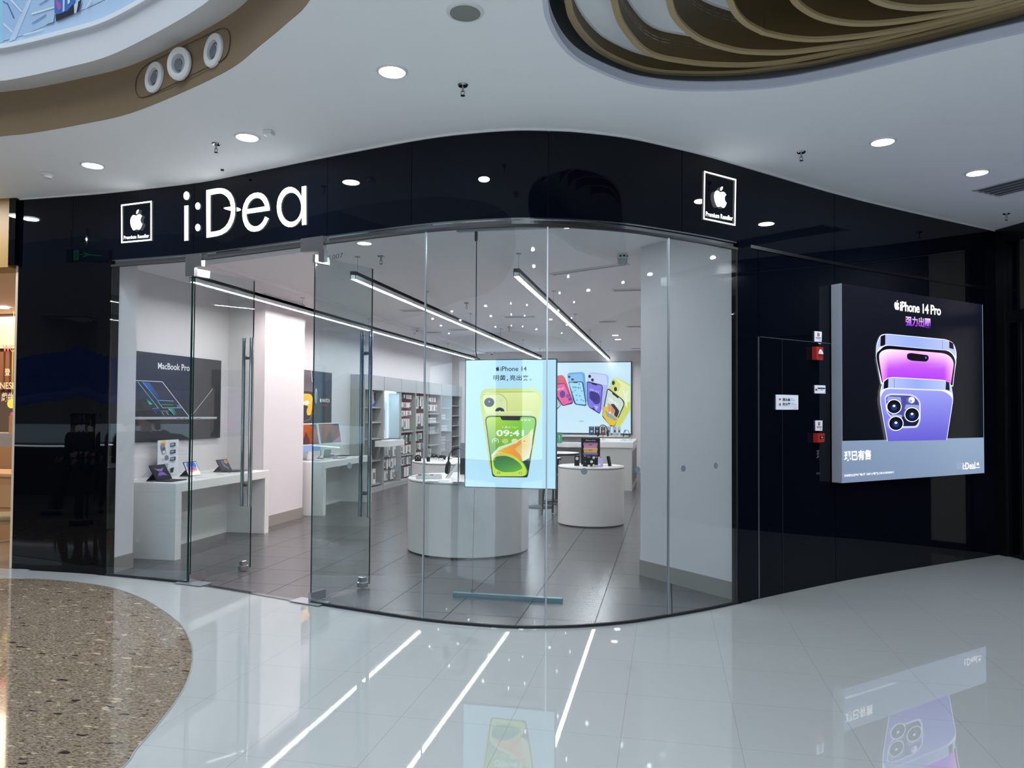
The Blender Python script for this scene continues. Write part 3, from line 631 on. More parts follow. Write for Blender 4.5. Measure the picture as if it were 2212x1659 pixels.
# cables, small things on the front counter
def cable(pts, label, m=None, r=.0025, name='charging_cable'): return tag(MB().tube([tuple(Vector(q)) for q in [(*p_, z) for (p_, z) in [((a[0], a[1]), a[2]) for a in pts]]], r, 6).build(name, m or m_plastic), label, 'cable', 'thin cables on the display tables')
cable([(-5.8, 7.55, .95), (-5.85, 7.5, .88), (-5.9, 7.45, .846), (-5.98, 7.42, .846), (-6.05, 7.5, .846)], 'thin white cable behind the purple wallpaper tablet')
cable([(-5.75, 8.45, .86), (-5.7, 8.55, .845), (-5.62, 8.62, .845), (-5.75, 8.72, .845), (-5.85, 8.8, .86)], 'thin white cable between the second and third tablets')
for (x, y, lb) in ((-5.45, 8.02, 'small white price card lying right of the nearest tablet'), (-5.46, 8.48, 'small white price card lying beside the colourful tablet'), (-5.46, 8.72, 'small white price card lying before the far small tablet')):
    tag(MB().box(x-.05, x+.05, y-.05, y+.05, .841, .846).build('price_card', m_plastic), lb, 'price card', 'white cards on the front counter')
t = thing('laptop_computer', 'closed grey laptop lying at the far end of the front counter', 'laptop', (-5.62, 9.13, .84)); MB().box(-5.74, -5.46, 9.04, 9.22, .841, .850).build('base', m_alu, t, bevel=.003, world=True); MB().box(-5.74, -5.46, 9.04, 9.22, .852, .859).build('lid', m_alu, t, bevel=.003, world=True)
# ---- desktop computers
def desktop(loc, label, mc, chinc):
    t = thing('desktop_computer', label, 'desktop computer', loc, 'desktop computers on the far counter', radians(-16))
    le = radians(12); up = Vector((-sin(le), 0, cos(le))); a = Vector((0, 1, 0)); n = Vector((cos(le), 0, sin(le))); o = Vector((.03, -.274, .15))
    body = MB().obox(o-n*.012, a*.547, up*.46, n*.012).build('display_body', m_plastic, t, bevel=.003)
    art = Art(lambda x, y, h: tuple(o+a*(x*.547)+up*((1-y)*.46)+n*(.0004+h)), dl=.0003)
    art.poly([(0, .79), (1, .79), (1, 1), (0, 1)], chinc); art.poly([(.01, .015), (.99, .015), (.99, .785), (.01, .785)], (232, 234, 236))
    art.grad([(.03, .04), (.97, .04), (.97, .76), (.03, .76)], lambda u, v: mixc(mc[0], mc[1], v*.7+u*.3), 4, 4)
    art.poly([(.66, .04), (.97, .04), (.97, .22)], (58, 84, 140)); art.poly([(.2, .76), (.5, .30), (.62, .76)], mc[2]); art.poly([(.55, .76), (.7, .1), (.82, .76)], mixc(mc[0], mc[2], .4)); art.poly([(.5, .76), (.97, .50), (.97, .76)], mc[3]); art.poly([(.03, .62), (.16, .76), (.03, .76)], (60, 96, 150))
    art.mb.build('screen', m_screen, body)
    MB().add([(-.09, -.08, .012), (-.09, .08, .012), (-.02, .08, .30), (-.02, -.08, .30), (-.102, -.08, .0), (-.102, .08, .0), (-.032, .08, .30), (-.032, -.08, .30)], [(0, 1, 2, 3), (7, 6, 5, 4), (0, 3, 7, 4), (1, 5, 6, 2), (3, 2, 6, 7), (0, 4, 5, 1)]).build('stand', m_alu, t)
    MB().box(-.10, .075, -.08, .08, 0.0, .012).build('foot', m_alu, t, bevel=.002); return t
desktop((-5.72, 11.25, .84), 'desktop computer with orange wallpaper and pale blue chin beside the wall column', [(196, 104, 40), (176, 70, 40), (96, 58, 60), (150, 64, 36)], (150, 172, 226))
desktop((-5.66, 11.98, .84), 'desktop computer with brown wallpaper and pale green chin seen through the glass door', [(170, 120, 84), (140, 84, 70), (96, 76, 74), (190, 140, 178)], (214, 228, 218))
for (x, y, lb, sx, sy, m) in ((-5.5, 11.35, 'slim white keyboard before the orange desktop computer', .11, .40, m_plastic), (-5.42, 12.2, 'slim white keyboard beside the brown desktop computer', .11, .40, m_plastic)):
    tag(MB().box(x-sx/2, x+sx/2, y-sy/2, y+sy/2, .841, .853).build('keyboard', m), lb, 'keyboard', bev := None)
t = thing('laptop_computer', 'dark open laptop lying flat at the far end of the second counter', 'laptop', (-5.62, 12.55, .84)); MB().box(-5.78, -5.45, 12.42, 12.7, .841, .849).build('base', m_rubber, t, world=True); MB().box(-5.99, -5.80, 12.42, 12.7, .849, .875).build('lid', m_plastic, t, world=True)
cable([(-5.75, 11.78, .97), (-5.72, 11.72, .9), (-5.75, 11.66, .85), (-5.6, 11.6, .846)], 'black cable hanging behind the brown desktop computer', m_rubber, .005)
cable([(-5.5, 11.72, .846), (-5.42, 11.8, .85), (-5.36, 11.95, .846)], 'black curled cable before the brown desktop computer', m_rubber, .005)
# ================================================================ hanging poster screen
def yplane(Y): return lambda x, y, h: Yp(x, y, Y-h)
YS = 6.55
t = thing('hanging_light_box', 'bright hanging light box poster with a yellow phone behind the curved glass', 'light box', (-1.37, YS, .96))
A, B = Yp(1007, 778.5, YS), Yp(1200, 1056, YS)
x0, x1, z0, z1 = A.x, B.x, B.z, A.z
MB().box(x0-.008, x1+.008, YS+.0005, YS+.03, z0-.008, z1+.008).build('frame', mat('dark_teal_frame', (40, 62, 74), .4), t, world=True)
art = Art(yplane(YS), crop(980, 760, 5.35), dl=.0005)
AB = crop(980, 760, 5.35); 
a0 = Art(lambda x, y, h: (x0+(x1-x0)*x, YS-.0004-h, z1-(z1-z0)*y)); a0.grad([(0, 0), (1, 0), (1, 1), (0, 1)], lambda u, v: mixc((186, 226, 250), (206, 240, 255), abs(u-.5)*1.1+.3*abs(v-.5)), 5, 6); a0.build('backlit_sheet', m_lit, t); art.L = 2
K = (12, 26, 44)
art.applebox(486, 164, 529, 222, K); art.text('iPhone 14', (541, 223), (844, 223), (541, 168), K, .012)
art.text('明黄', (458, 332), (602, 332), (458, 268), K, .012); art.text(',', (614, 342), (628, 342), (614, 316), K, .01, 0); art.text('亮出来', (648, 332), (866, 332), (648, 268), K, .012, 0)
art.ell(889, 322, 11, 12, K, 16); art.ell(889, 322, 7, 8, (192, 230, 250), 14)
art.grad(rpoly([(345, 424), (960, 424), (1022, 520), (1018, 600), (880, 1348), (850, 1380), (450, 1380), (415, 1335), (302, 560), (304, 490)], [50, 60, 40, 20, 10, 10, 10, 10, 30, 30]), lambda u, v: mixc((206, 216, 112), (226, 230, 138), u), 3, 3)
art.grad(rpoly([(352, 470), (948, 466), (1006, 540), (1006, 600), (940, 900), (400, 900), (314, 560)], [40, 50, 30, 5, 5, 5, 30]), lambda u, v: mixc((236, 240, 160), (212, 218, 110), v), 1, 6)
art.poly(rpoly([(400, 462), (930, 458), (905, 468), (420, 472)], 4), (190, 196, 84))
art.poly(rpoly([(330, 486), (560, 482), (622, 560), (620, 700), (360, 710), (325, 600)], [40, 60, 40, 10, 10, 40]), (190, 200, 96)); art.poly(rpoly([(338, 494), (552, 490), (612, 562), (612, 700), (366, 704), (333, 600)], [36, 56, 36, 10, 10, 36]), (232, 238, 166))
for cx_, cy_, r in ((411, 584, 58), (532, 694, 56)): art.ell(cx_, cy_, r, r*.92, (26, 32, 38), 28); art.ell(cx_, cy_, r*.6, r*.55, (12, 16, 24), 24); art.ell(cx_, cy_-6, 16, 14, (60, 90, 130), 16); art.ell(cx_, cy_-10, 8, 5, (230, 240, 250), 10)
art.ell(544, 562, 22, 20, (222, 222, 200), 18)
art.grad(rpoly([(372, 688), (940, 688), (955, 790), (945, 850), (362, 850), (356, 760)], [50, 50, 10, 5, 5, 10]), lambda u, v: mixc((236, 238, 176), (200, 206, 96), v*1.6), 1, 6)
art.poly(rpoly([(358, 738), (950, 742), (958, 820), (858, 1440), (845, 1452), (458, 1448), (444, 1420)], [70, 70, 20, 60, 10, 60, 30]), (10, 14, 16))
SC = rpoly([(372, 752), (938, 756), (942, 820), (846, 1436), (470, 1440), (452, 1400)], [60, 60, 20, 50, 45, 20])
art.grad(SC, lambda u, v: mixc(mixc((214, 232, 84), (140, 210, 30), min(1, u*1.6)), mixc((104, 160, 40), (120, 190, 60), u), v*1.7), 6, 10)
def band(P, fn, nx=4, ny=6): art.grad(P, fn, nx, ny)
band([(918, 880), (916, 960), (800, 1070), (640, 1140), (520, 1200), (446, 1290), (440, 1230), (436, 1190), (520, 1100), (700, 1040), (850, 960)], lambda u, v: mixc((238, 250, 232), (190, 220, 150), .3+u*.2), 3, 4)
band([(914, 905), (906, 1060), (880, 1200), (868, 1240), (820, 1268), (700, 1215), (560, 1160), (498, 1160), (560, 1120), (700, 1062), (820, 990)], lambda u, v: mixc(mixc((250, 196, 20), (252, 140, 50), u*1.6), (238, 236, 170), max(0, (u-.62)*3)), 6, 6)
band([(812, 1040), (908, 1080), (880, 1200), (862, 1245), (805, 1268), (770, 1190), (700, 1120)], lambda u, v: mixc((248, 170, 60), (236, 240, 200), u*.7+v*.5), 3, 4)
art.poly([(795, 1268), (872, 1228), (860, 1400), (842, 1345), (820, 1300)], (16, 44, 84))
EL = [(640+205*cos(radians(t))*(1 if 1 else 1), 1300+132*sin(radians(t))+.22*205*cos(radians(t))) for t in range(0, 360, 12)]
EL = [q for q in EL if q[1] < 1425] 
art.grad(rpoly([(443, 1225), (480, 1178), (560, 1160), (650, 1180), (740, 1230), (810, 1300), (840, 1370), (838, 1420), (800, 1438), (480, 1438), (452, 1400), (440, 1300)], 24), lambda u, v: mixc((236, 196, 70), (206, 232, 60), min(1, v*3)), 2, 6)
art.grad(rpoly([(455, 1235), (500, 1206), (600, 1200), (690, 1230), (770, 1290), (800, 1350), (700, 1390), (560, 1390), (470, 1340)], 30), lambda u, v: mixc((60, 110, 60), mixc((60, 150, 60), (150, 210, 60), u*.6), v*1.1), 4, 5)
art.poly(rpoly([(536, 748), (772, 752), (768, 794), (556, 790)], [6, 6, 20, 20]), (10, 14, 16)); art.ell(570, 765, 6, 6, (50, 70, 90), 10)
Wt = (246, 250, 232)
art.text('7 周三 * 21°', (560, 884), (745, 886), (560, 862), Wt, .01); art.text('09:41', (492, 976), (812, 978), (492, 902), Wt, .03)
for k, (x, c) in enumerate(((482, (200, 214, 130)), (594, (196, 214, 110)), (705, (236, 228, 176)), (816, (246, 214, 100)))):
    if k: art.ell(x, 1032, 38, 30, c, 20)
    else: art.line([(x+36*cos(radians(a_)), 1034+32*sin(radians(a_))) for a_ in range(150, 391, 20)], 7, Wt); art.text('32', (466, 1036), (498, 1036), (466, 1018), Wt, .04)
art.ell(816, 1032, 10, 8, (120, 110, 20), 10); art.ell(521, 1397, 22, 14, (150, 170, 90), 14); art.ell(770, 1402, 22, 14, (150, 170, 90), 14); art.ell(521, 1396, 4, 8, Wt, 8); art.ell(770, 1402, 10, 6, Wt, 8)
for x in (790, 832, 876): art.poly(rr(x-13, 782, x+13, 796, 5), Wt)
art.build('printed_artwork', m_lit, t)
tt = thing('hanging_rail', 'slim metal rail at the ceiling carrying the hanging phone poster', 'rail', (-1.37, YS, 3.3))
MB().box(-1.88, -.87, YS-.02, YS+.02, 3.285, HS).build('rail_bar', m_alu, tt, world=True)
MB().tube([(-1.70, YS+.015, 3.285), (-1.70, YS+.015, 2.2), (-1.69, YS+.015, 2.14), (-1.66, YS+.015, z1+.009)], .005, 6).tube([(-1.70, YS, 3.285), (-1.70, YS, 3.2)], .014, 8).build('cable', m_rubber, tt, world=True)
MB().tube([(-1.05, YS+.015, 3.285), (-1.05, YS+.015, z1+.009)], .0015, 6).build('wire', m_alu, tt, world=True)
tt = thing('floor_rail', 'pale metal rail on the floor below the hanging phone poster', 'rail', (-1.37, 6.49, 0))
MB().box(-1.87, -.885, 6.465, 6.515, 0, .035).build('rail_bar', mat('pale_teal_metal', (120, 150, 160), .3, .5), tt, bevel=.003, world=True)
MB().tube([(-1.70, 6.50, .035), (-1.70, YS, .955)], .002, 6).tube([(-1.70, 6.5, .03), (-1.70, 6.502, .07)], .01, 8).build('wire', m_steel, tt, world=True)
MB().tube([(-1.05, 6.5, .035), (-1.05, YS, .955)], .0015, 6).build('wire', m_steel, tt, world=True)
# ================================================================ shelf wall
def unit(y0, y1, shelves, label, header=2.075, extra=None, pegs=False, niche=None):
    t = thing('shelf_unit', label, 'shelf unit', (-5.95, (y0+y1)/2, 0), 'grey shelf units along the left wall')
    mb = MB().box(-6.1, -5.8, y0, y0+.022, .1, header).box(-6.1, -5.8, y1-.022, y1, .1, header).box(-6.1, -6.085, y0+.022, y1-.022, .1, header); mb.build('carcass', m_shelf, t, world=True)
    MB().box(-6.1, -5.795, y0+.004, y1-.004, header, 2.37).build('header_panel', mat('grey_header_panel', (170, 170, 172), .45), t, world=True)
    MB().box(-6.1, -5.80, y0, y1, 0, .1).build('plinth', m_shelf, t, world=True)
    for z in shelves: MB().box(-6.085, -5.84, y0+.022, y1-.022, z-.028, z).build('shelf', m_shelf, t, world=True)
    return t
U = {}
u0_ = unit(13.75, 14.10, [1.73, 1.43, 1.1, .65], 'narrow grey shelf bay at the near end of the shelf wall')
u1_ = unit(14.11, 14.76, [1.733, 1.431, 1.094, .645, .16], 'grey shelf unit with a round badge picture on its top shelf')
u2_ = unit(14.78, 15.80, [], 'grey unit with a lit white phone niche above hooks of phone cases')
u3_ = unit(15.81, 16.80, [1.19, .66], 'wide grey hook unit right of the lit phone niche')
u4_ = unit(16.81, 17.73, [1.2], 'grey hook unit with long hanging packs, behind the glass joint')
u5_ = unit(17.74, 18.82, [1.60, 1.37, 1.10, .80, .5], 'grey unit with two rows of packs above boxed goods')
u6_ = unit(18.84, 19.80, [1.75, 1.45, 1.15, .87, .6], 'grey cabinet with clear glass doors and white boxes')
u7_ = unit(19.82, 20.83, [1.82, 1.54, 1.26, .96, .68, .4], 'last open grey shelf unit at the far corner')
for a in (18.86, 19.325): gd = MB().box(-5.80, -5.794, a, a+.455, .11, 2.07).build('glass_door', m_acr, u6_, world=True); yk = a+(.43 if a < 19 else .02); MB().tube([(-5.794, yk, 1.1), (-5.775, yk, 1.1)], .01, 10).build('knob', m_steel, gd, world=True)
# lit niche
MB().box(-6.08, -6.06, 14.81, 15.78, 1.045, 2.05).build('lit_back_panel', mat('niche_white', (226, 240, 252), .5, emis=.55), u2_, world=True)
MB().box(-6.05, -5.82, 15.72, 15.778, 1.045, 2.05).build('niche_side', mat('niche_grey', (186, 200, 206), .5), u2_, world=True)
MB().box(-6.05, -5.84, 14.82, 15.6, 2.04, 2.06).build('niche_light', mat('niche_lamp', (235, 245, 255), .5, emis=6), u2_, world=True)
MB().box(-6.08, -5.5, 14.30, 14.80, .93, 1.045).box(-5.799, -5.5, 14.80, 15.22, .93, 1.045) if False else None
tag(MB().box(-5.798, -5.5, 14.29, 15.22, .925, 1.045).build('display_ledge', m_white, u2_, world=True), 'thick white display ledge')
art = Art(lambda x, y, h: (-6.059+h, 14.83+x*.85, 2.03-y*.97)); art.poly([(.02, 0), (.9, 0), (.9, 1), (.02, 1)], (232, 242, 252))
art.poly(rr(.10, .34, .78, .85, .06), (110, 166, 226)); art.poly(rr(.16, .36, .44, .50, .05), (150, 190, 236)); art.ell(.27, .39, .07, .035, (20, 30, 50)); art.ell(.36, .45, .07, .035, (20, 30, 50)); art.ell(.5, .62, .14, .10, (214, 222, 226)); art.ell(.05, .30, .08, .04, (236, 226, 110)); art.ell(.4, .93, .1, .02, (170, 196, 240))
art.build('phone_picture', m_print, u2_)
# round badge picture
t = thing('display_picture', 'small picture with a brown ring badge and blue figures on the top shelf', 'picture', (-5.95, 14.4, 1.733))
MB().box(-5.99, -5.975, 14.15, 14.72, 1.735, 2.06).build('board', m_plastic, t, world=True)
art = Art(lambda x, y, h: (-5.974+h, 14.155+x*.56, 2.055-y*.315)); art.poly([(0, 0), (1, 0), (1, 1), (0, 1)], (222, 224, 230)); art.ell(.36, .42, .16, .30, (134, 116, 96), 28); art.ell(.36, .42, .12, .23, (226, 224, 222), 24); art.ell(.36, .42, .06, .12, (150, 136, 120), 18)
art.poly([(0, 1), (0, .86), (.1, .9), (.14, 1)], (70, 100, 220)); art.poly([(.62, 1), (.66, .76), (.8, .86), (.98, .70), (.98, 1)], (60, 90, 226)); art.poly([(.16, .86), (.5, .84), (.5, .9), (.16, .92)], (170, 176, 226)); art.poly([(.86, .1), (1, .02), (1, .6), (.9, .64)], (58, 60, 96)); art.build('print', m_print, t)
# hanging packs
def pack_proto(w, h, style):
    mb = MB(); mb.box(-.004, .012, -w/2, w/2, -h, 0, 0).box(-.155, 0, -.003, .003, .012, .018, 2); mb.box(.0, .02, -.011, .011, -.002, .028, 1)
    if style == 1: mb.box(.012, .014, -w*.3, w*.3, -h*.85, -h*.25, 2)
    if style == 2: mb.box(.012, .014, -w*.35, w*.35, -h*.95, -h*.1, 3)
    return mb
m_packw = mat('white_card_pack', (226, 222, 220), .45); m_tagr = mat('red_price_tab', (196, 60, 66), .5); m_packd = mat('dark_window_print', (70, 76, 84), .3); m_packt = mat('teal_print', (52, 128, 126), .4); m_hook = mat('black_hook_tip', (60, 60, 62), .5)
PM = [m_packw, m_tagr, m_packd, m_packt]; PMb = [m_packw, m_packw, m_packd, m_packt]
protos = {}
def packs(y0, y1, rows, group, where, red=True, seed=1, un=None):
    rnd = random.Random(seed)
    for ri, (zt, h, n, styles) in enumerate(rows):
        st = (y1-y0-.12)/n; w = st*.62
        hk = MB().box(-6.07, -6.06, y0, y1, zt+.012, zt+.03)
        for k in range(n):
            if (ri*7+k*3+seed) % 11 == 5: continue
            yy_ = y0+.09+st*(k+.3); x_ = -5.885+rnd.uniform(-.01, .01); s_ = styles[k % len(styles)]; hh = h*(1 if rnd.random() > .25 else .8)
            key = (round(w, 3), round(hh, 3), s_, red)
            yy = yy_; x = x_
            lb = 'hanging pack, %s from left, %s row %s' % (ORD[k], ORD[ri], where)
            if key not in protos:
                o = pack_proto(w, hh, s_).build('accessory_pack', PM if red else PMb); protos[key] = o
            else: o = protos[key].copy(); col.objects.link(o)
            o.location = (x, yy, zt); tag(o, lb, 'accessory pack', group)
        hk.build('hook_row', m_hook, un, world=True)
R_ = [0, 0, 1, 0, 2, 0]
packs(15.83, 16.78, [(2.03, .10, 6, [0]), (1.85, .12, 6, [0, 0, 1]), (1.66, .12, 6, [0, 1, 0]), (1.48, .24, 6, [0, 0, 1])], 'packs on the wide hook unit', 'of the wide hook unit', seed=2, un=u3_)
packs(15.83, 16.78, [(1.10, .19, 6, [1, 0, 2]), (.87, .19, 6, [0, 1, 0])], 'packs below the shelf of the wide hook unit', 'under the shelf of the wide hook unit', seed=4, un=u3_)
packs(15.83, 16.78, [(.60, .18, 5, [0, 1, 2]), (.37, .22, 5, [0, 2, 0])], 'packs at the foot of the wide hook unit', 'at the foot of the wide hook unit', seed=6, un=u3_)
packs(16.83, 17.71, [(2.02, .31, 6, [0, 1, 0]), (1.60, .31, 6, [0, 0, 1]), (1.12, .18, 6, [1, 0, 2]), (.88, .16, 6, [0, 2, 1]), (.66, .16, 5, [0])], 'long packs on the unit behind the glass joint', 'of the unit behind the glass joint', seed=9, un=u4_)
packs(17.76, 18.80, [(2.0, .11, 6, [0]), (1.82, .16, 6, [0, 1])], 'packs above the boxed goods', 'above the boxed goods', seed=12, un=u5_)
packs(14.80, 15.78, [(.86, .20, 7, [1, 0, 0]), (.60, .19, 7, [0, 1, 0]), (.36, .19, 7, [1, 0, 1])], 'phone cases on hooks under the lit niche', 'under the lit niche', red=False, seed=15, un=u2_)
# boxes on shelves
def boxes(y0, n, st, z, w, h, d, m, where, group, x=-5.92, name='product_box'):
    base = None
    for k in range(n):
        if base is None: base = MB().box(-d/2, d/2, -w/2, w/2, 0, h, 0).box(d/2, d/2+.001, -w*.3, w*.3, h*.3, h*.75, 1).build(name, [m, m_packd]); o = base
        else: o = base.copy(); col.objects.link(o)
        o.location = (x, y0+st*k, z); tag(o, 'small boxed product, %s from the left %s' % (ORD[k], where), 'product box', group)
boxes(17.86, 8, .105, 1.373, .085, .11, .08, m_packw, 'on the upper box shelf of the mixed unit', 'white boxes on the upper box shelf')
boxes(17.86, 7, .12, 1.103, .09, .15, .06, mat('grey_box', (170, 174, 180), .4), 'on the lower box shelf of the mixed unit', 'grey boxes on the lower box shelf')
boxes(18.97, 5, .11, 1.453, .09, .11, .1, m_packw, 'on the second shelf of the glass cabinet', 'boxes on the second cabinet shelf')
boxes(18.97, 6, .12, 1.153, .1, .12, .1, m_packw, 'on the third shelf of the glass cabinet', 'boxes on the third cabinet shelf')
boxes(18.97, 4, .15, .873, .14, .1, .1, m_packw, 'on the fourth shelf of the glass cabinet', 'boxes on the fourth cabinet shelf')
boxes(18.97, 4, .15, .603, .09, .22, .1, m_packw, 'on the fifth shelf of the glass cabinet', 'boxes on the fifth cabinet shelf')
boxes(14.27, 2, .19, .163, .15, .30, .05, mat('white_gift_box', (230, 226, 222), .4), 'on the bottom shelf beside the glass door handle', 'two tall white boxes on the bottom shelf', x=-5.9)
boxes(17.95, 3, .13, .503, .05, .20, .1, m_packw, 'low in the mixed unit', 'upright boxes low in the mixed unit')
def leaner(y, z, h, c, label, w=.26):
    t = thing('tablet_case', label, 'tablet case', (-5.98, y, z), 'cases leaning on the shelves')
    MB().obox((-6.04, y-w/2, z+.004), (.1, .06, 0), (0, w, 0), (-.0, .02, h)).mb if False else None
    mb = MB(); mb.obox((-6.03, y-w/2, z+.002), (.13, 0, 0), (0, .014, 0), (0, w*.6, h)); mb.build('case', c, t, world=True)
leaner(18.0, .802, .2, m_packw, 'white case leaning on the fourth shelf of the mixed unit')
leaner(20.05, 1.262, .24, mat('tan_leather', (140, 96, 74), .5), 'tan leather case leaning in the far corner unit'); leaner(20.1, .962, .22, m_packw, 'white case leaning in the far corner unit above the dark one'); leaner(20.1, .682, .2, m_packd, 'dark case leaning low in the far corner unit'); leaner(20.35, .402, .2, m_packd, 'lowest dark case leaning in the far corner unit')
# ================================================================ wall posters
def xplane(X): return lambda x, y, h: Xp(x, y, X+h)
XW = -6.06
t = thing('wall_poster', 'black laptop poster on the left wall above the tablet counter', 'poster', (XW, 8.47, 1.27), 'black posters on the left wall')
MB().box(-6.1, XW, 7.62, 9.33, 1.265, 2.335).build('panel', mat('poster_edge', (60, 62, 66), .4), t, world=True)
C5 = crop(200, 700, 5.183); art = Art(xplane(XW+.001), C5)
a0 = Art(lambda x, y, h: (XW+.0008+h, 7.622+1.706*x, 2.333-1.066*y)); a0.poly([(0, 0), (1, 0), (1, 1), (0, 1)], (34, 36, 42)); a0.build('poster_sheet', m_print, t); art.L = 2
art.text('MacBook Pro', (732, 502), (1086, 528), (732, 430), (250, 250, 250), .016)
Wl = (226, 234, 244)
art.poly([(487, 632), (780, 645), (1078, 1035), (640, 1040), (487, 820)], (40, 44, 52))
art.line([(482, 632), (780, 646), (1080, 1036)], 7, Wl); art.line([(507, 648), (735, 940)], 6, (150, 200, 236)); art.line([(560, 650), (728, 855), (905, 862)], 7, (120, 190, 244))
art.grad([(565, 652), (640, 660), (780, 850), (728, 852)], lambda u, v: mixc((60, 120, 220), (40, 46, 60), u), 3, 3)
art.grad([(590, 830), (625, 850), (672, 900), (636, 900)], lambda u, v: mixc((30, 90, 90), (60, 220, 190), v), 1, 3)
art.line([(730, 866), (785, 938), (990, 938), (965, 908)], 5, (160, 226, 244)); art.poly([(940, 905), (968, 908), (990, 936), (950, 936)], (70, 120, 220)); art.line([(770, 900), (900, 905)], 4, (90, 200, 200))
art.line([(672, 945), (745, 940)], 4, (150, 190, 250)); art.line([(672, 945), (720, 1000)], 4, (80, 140, 240)); art.poly([(690, 948), (745, 945), (785, 985), (730, 985)], (44, 60, 110)); art.line([(765, 975), (850, 975)], 4, (170, 214, 240)); art.line([(850, 950), (912, 1018)], 6, (120, 236, 220)); art.grad([(852, 948), (910, 948), (950, 1018), (912, 1018)], lambda u, v: mixc((60, 210, 180), (34, 60, 66), u), 3, 3)
art.line([(775, 988), (798, 1018)], 4, Wl); art.line([(825, 986), (850, 1016)], 4, Wl)
art.line([(1342, 728), (1130, 1000)], 5, (206, 206, 216)); art.line([(1078, 1035), (1130, 1000)], 5, (190, 196, 206))
art.poly([(475, 1040), (1392, 1040), (1392, 1062), (475, 1068)], (176, 180, 190)); art.poly([(475, 1040), (1392, 1040), (1392, 1046), (475, 1046)], (216, 220, 228)); art.line([(945, 1055), (985, 1055)], 5, (40, 40, 46)); art.line([(1015, 1055), (1037, 1055)], 6, (40, 40, 46)); art.line([(1160, 1054), (1210, 1054)], 5, (50, 50, 56))
art.build('printed_artwork', m_print, t)
t = thing('wall_poster', 'black watch poster with an orange watch face on the left wall above the computers', 'poster', (XW, 11.98, 1.27), 'black posters on the left wall')
MB().box(-6.1, XW, 11.12, 12.83, 1.262, 2.345).build('panel', MATS['poster_edge'], t, world=True)
a0 = Art(lambda x, y, h: (XW+.0008+h, 11.122+1.706*x, 2.343-1.08*y)); a0.poly([(0, 0), (1, 0), (1, 1), (0, 1)], (42, 36, 46)); a0.build('poster_sheet', m_print, t)
art = Art(xplane(XW+.001), crop(600, 680, 5.53)); art.L = 2
art.grad([(120, 640), (400, 676), (418, 790), (432, 860), (430, 920), (120, 900)], lambda u, v: mixc((70, 60, 66), (112, 98, 104), abs(v-.5)*1.6), 2, 8)
art.line([(402, 672), (412, 800), (426, 800)], 6, (200, 196, 204))
art.poly(rpoly([(80, 900), (400, 915), (430, 950), (425, 1150), (380, 1250), (300, 1276), (80, 1270)], [5, 40, 20, 30, 40, 40, 5]), (26, 20, 26)); art.line([(428, 960), (424, 1150), (382, 1248), (300, 1274)], 4, (150, 140, 150))
art.poly(rpoly([(80, 930), (395, 945), (418, 990), (410, 1120), (396, 1200), (350, 1200), (344, 1140), (366, 1090), (330, 1080), (80, 1080)], [5, 30, 20, 20, 20, 20, 20, 20, 10, 5]), (240, 178, 40))
art.text('09', (262, 1080), (376, 1084), (262, 1022), (252, 246, 240), .05); art.ell(252, 1040, 5, 5, (250, 246, 240), 8, 0); art.text('三', (276, 1004), (302, 1006), (276, 984), (252, 246, 240), .02)
art.ell(458, 970, 16, 94, (200, 204, 212), 20); art.ell(462, 985, 12, 70, (150, 154, 164), 20)
art.applebox(502, 990, 524, 1046, (250, 250, 250)); art.text('WATCH', (528, 1046), (620, 1048), (528, 1002), (250, 250, 250), .03); art.text('健康新篇', (532, 1090), (590, 1092), (532, 1070), (206, 60, 60), .02)
art.build('printed_artwork', m_print, t)
# poster on the right wall, seen mirrored in the open left door
t = thing('wall_poster', 'phone poster on the right wall, seen only as a reflection in the left glass door', 'poster', (.29, 8.25, 1.3))
MB().box(.28, .3, 7.5, 9.05, 1.22, 2.3).build('panel', MATS['poster_edge'], t, world=True)
art = Art(lambda x, y, h: (.279-h, 9.04-1.53*x, 2.29-1.06*y)); art.poly([(0, 0), (1, 0), (1, 1), (0, 1)], (30, 30, 38))
for k, (c1, c2) in enumerate((((150, 120, 200), (190, 120, 210)), ((232, 190, 70), (190, 90, 20)), ((150, 170, 230), (60, 70, 120)))):
    x = .08+k*.3; art.poly(rr(x, .25, x+.22, .95, .05), (190, 186, 200)); art.grad(rr(x+.015, .265, x+.205, .94, .045), lambda u, v: mixc(c1, c2, v), 1, 6); art.poly(rr(x+.06, .3, x+.15, .34, .018), (14, 14, 18))
art.build('printed_artwork', m_lit, t)
# ---- big lit poster on the back wall
YB = 20.80
t = thing('wall_light_box', 'bright light box with a fan of coloured phones on the far back wall', 'light box', (-2, YB, 1.08))
A, B = Yp(1008, 785, YB), Yp(1362.5, 936.5, YB); MB().box(A.x, B.x+.03, YB+.001, 20.85, B.z-.03, A.z+.02).build('frame', MATS['dark_teal_frame'], t, world=True)
a0 = Art(lambda x, y, h: (A.x+(B.x-A.x)*x, YB-h, A.z-(A.z-B.z)*y)); a0.grad([(0, 0), (1, 0), (1, 1), (0, 1)], lambda u, v: mixc((206, 232, 252), (226, 244, 255), abs(v-.4)*1.6), 4, 4); a0.build('backlit_sheet', m_lit, t)
art = Art(yplane(YB), crop(1180, 760, 8.295)); art.L = 2; Kd = (20, 22, 36)
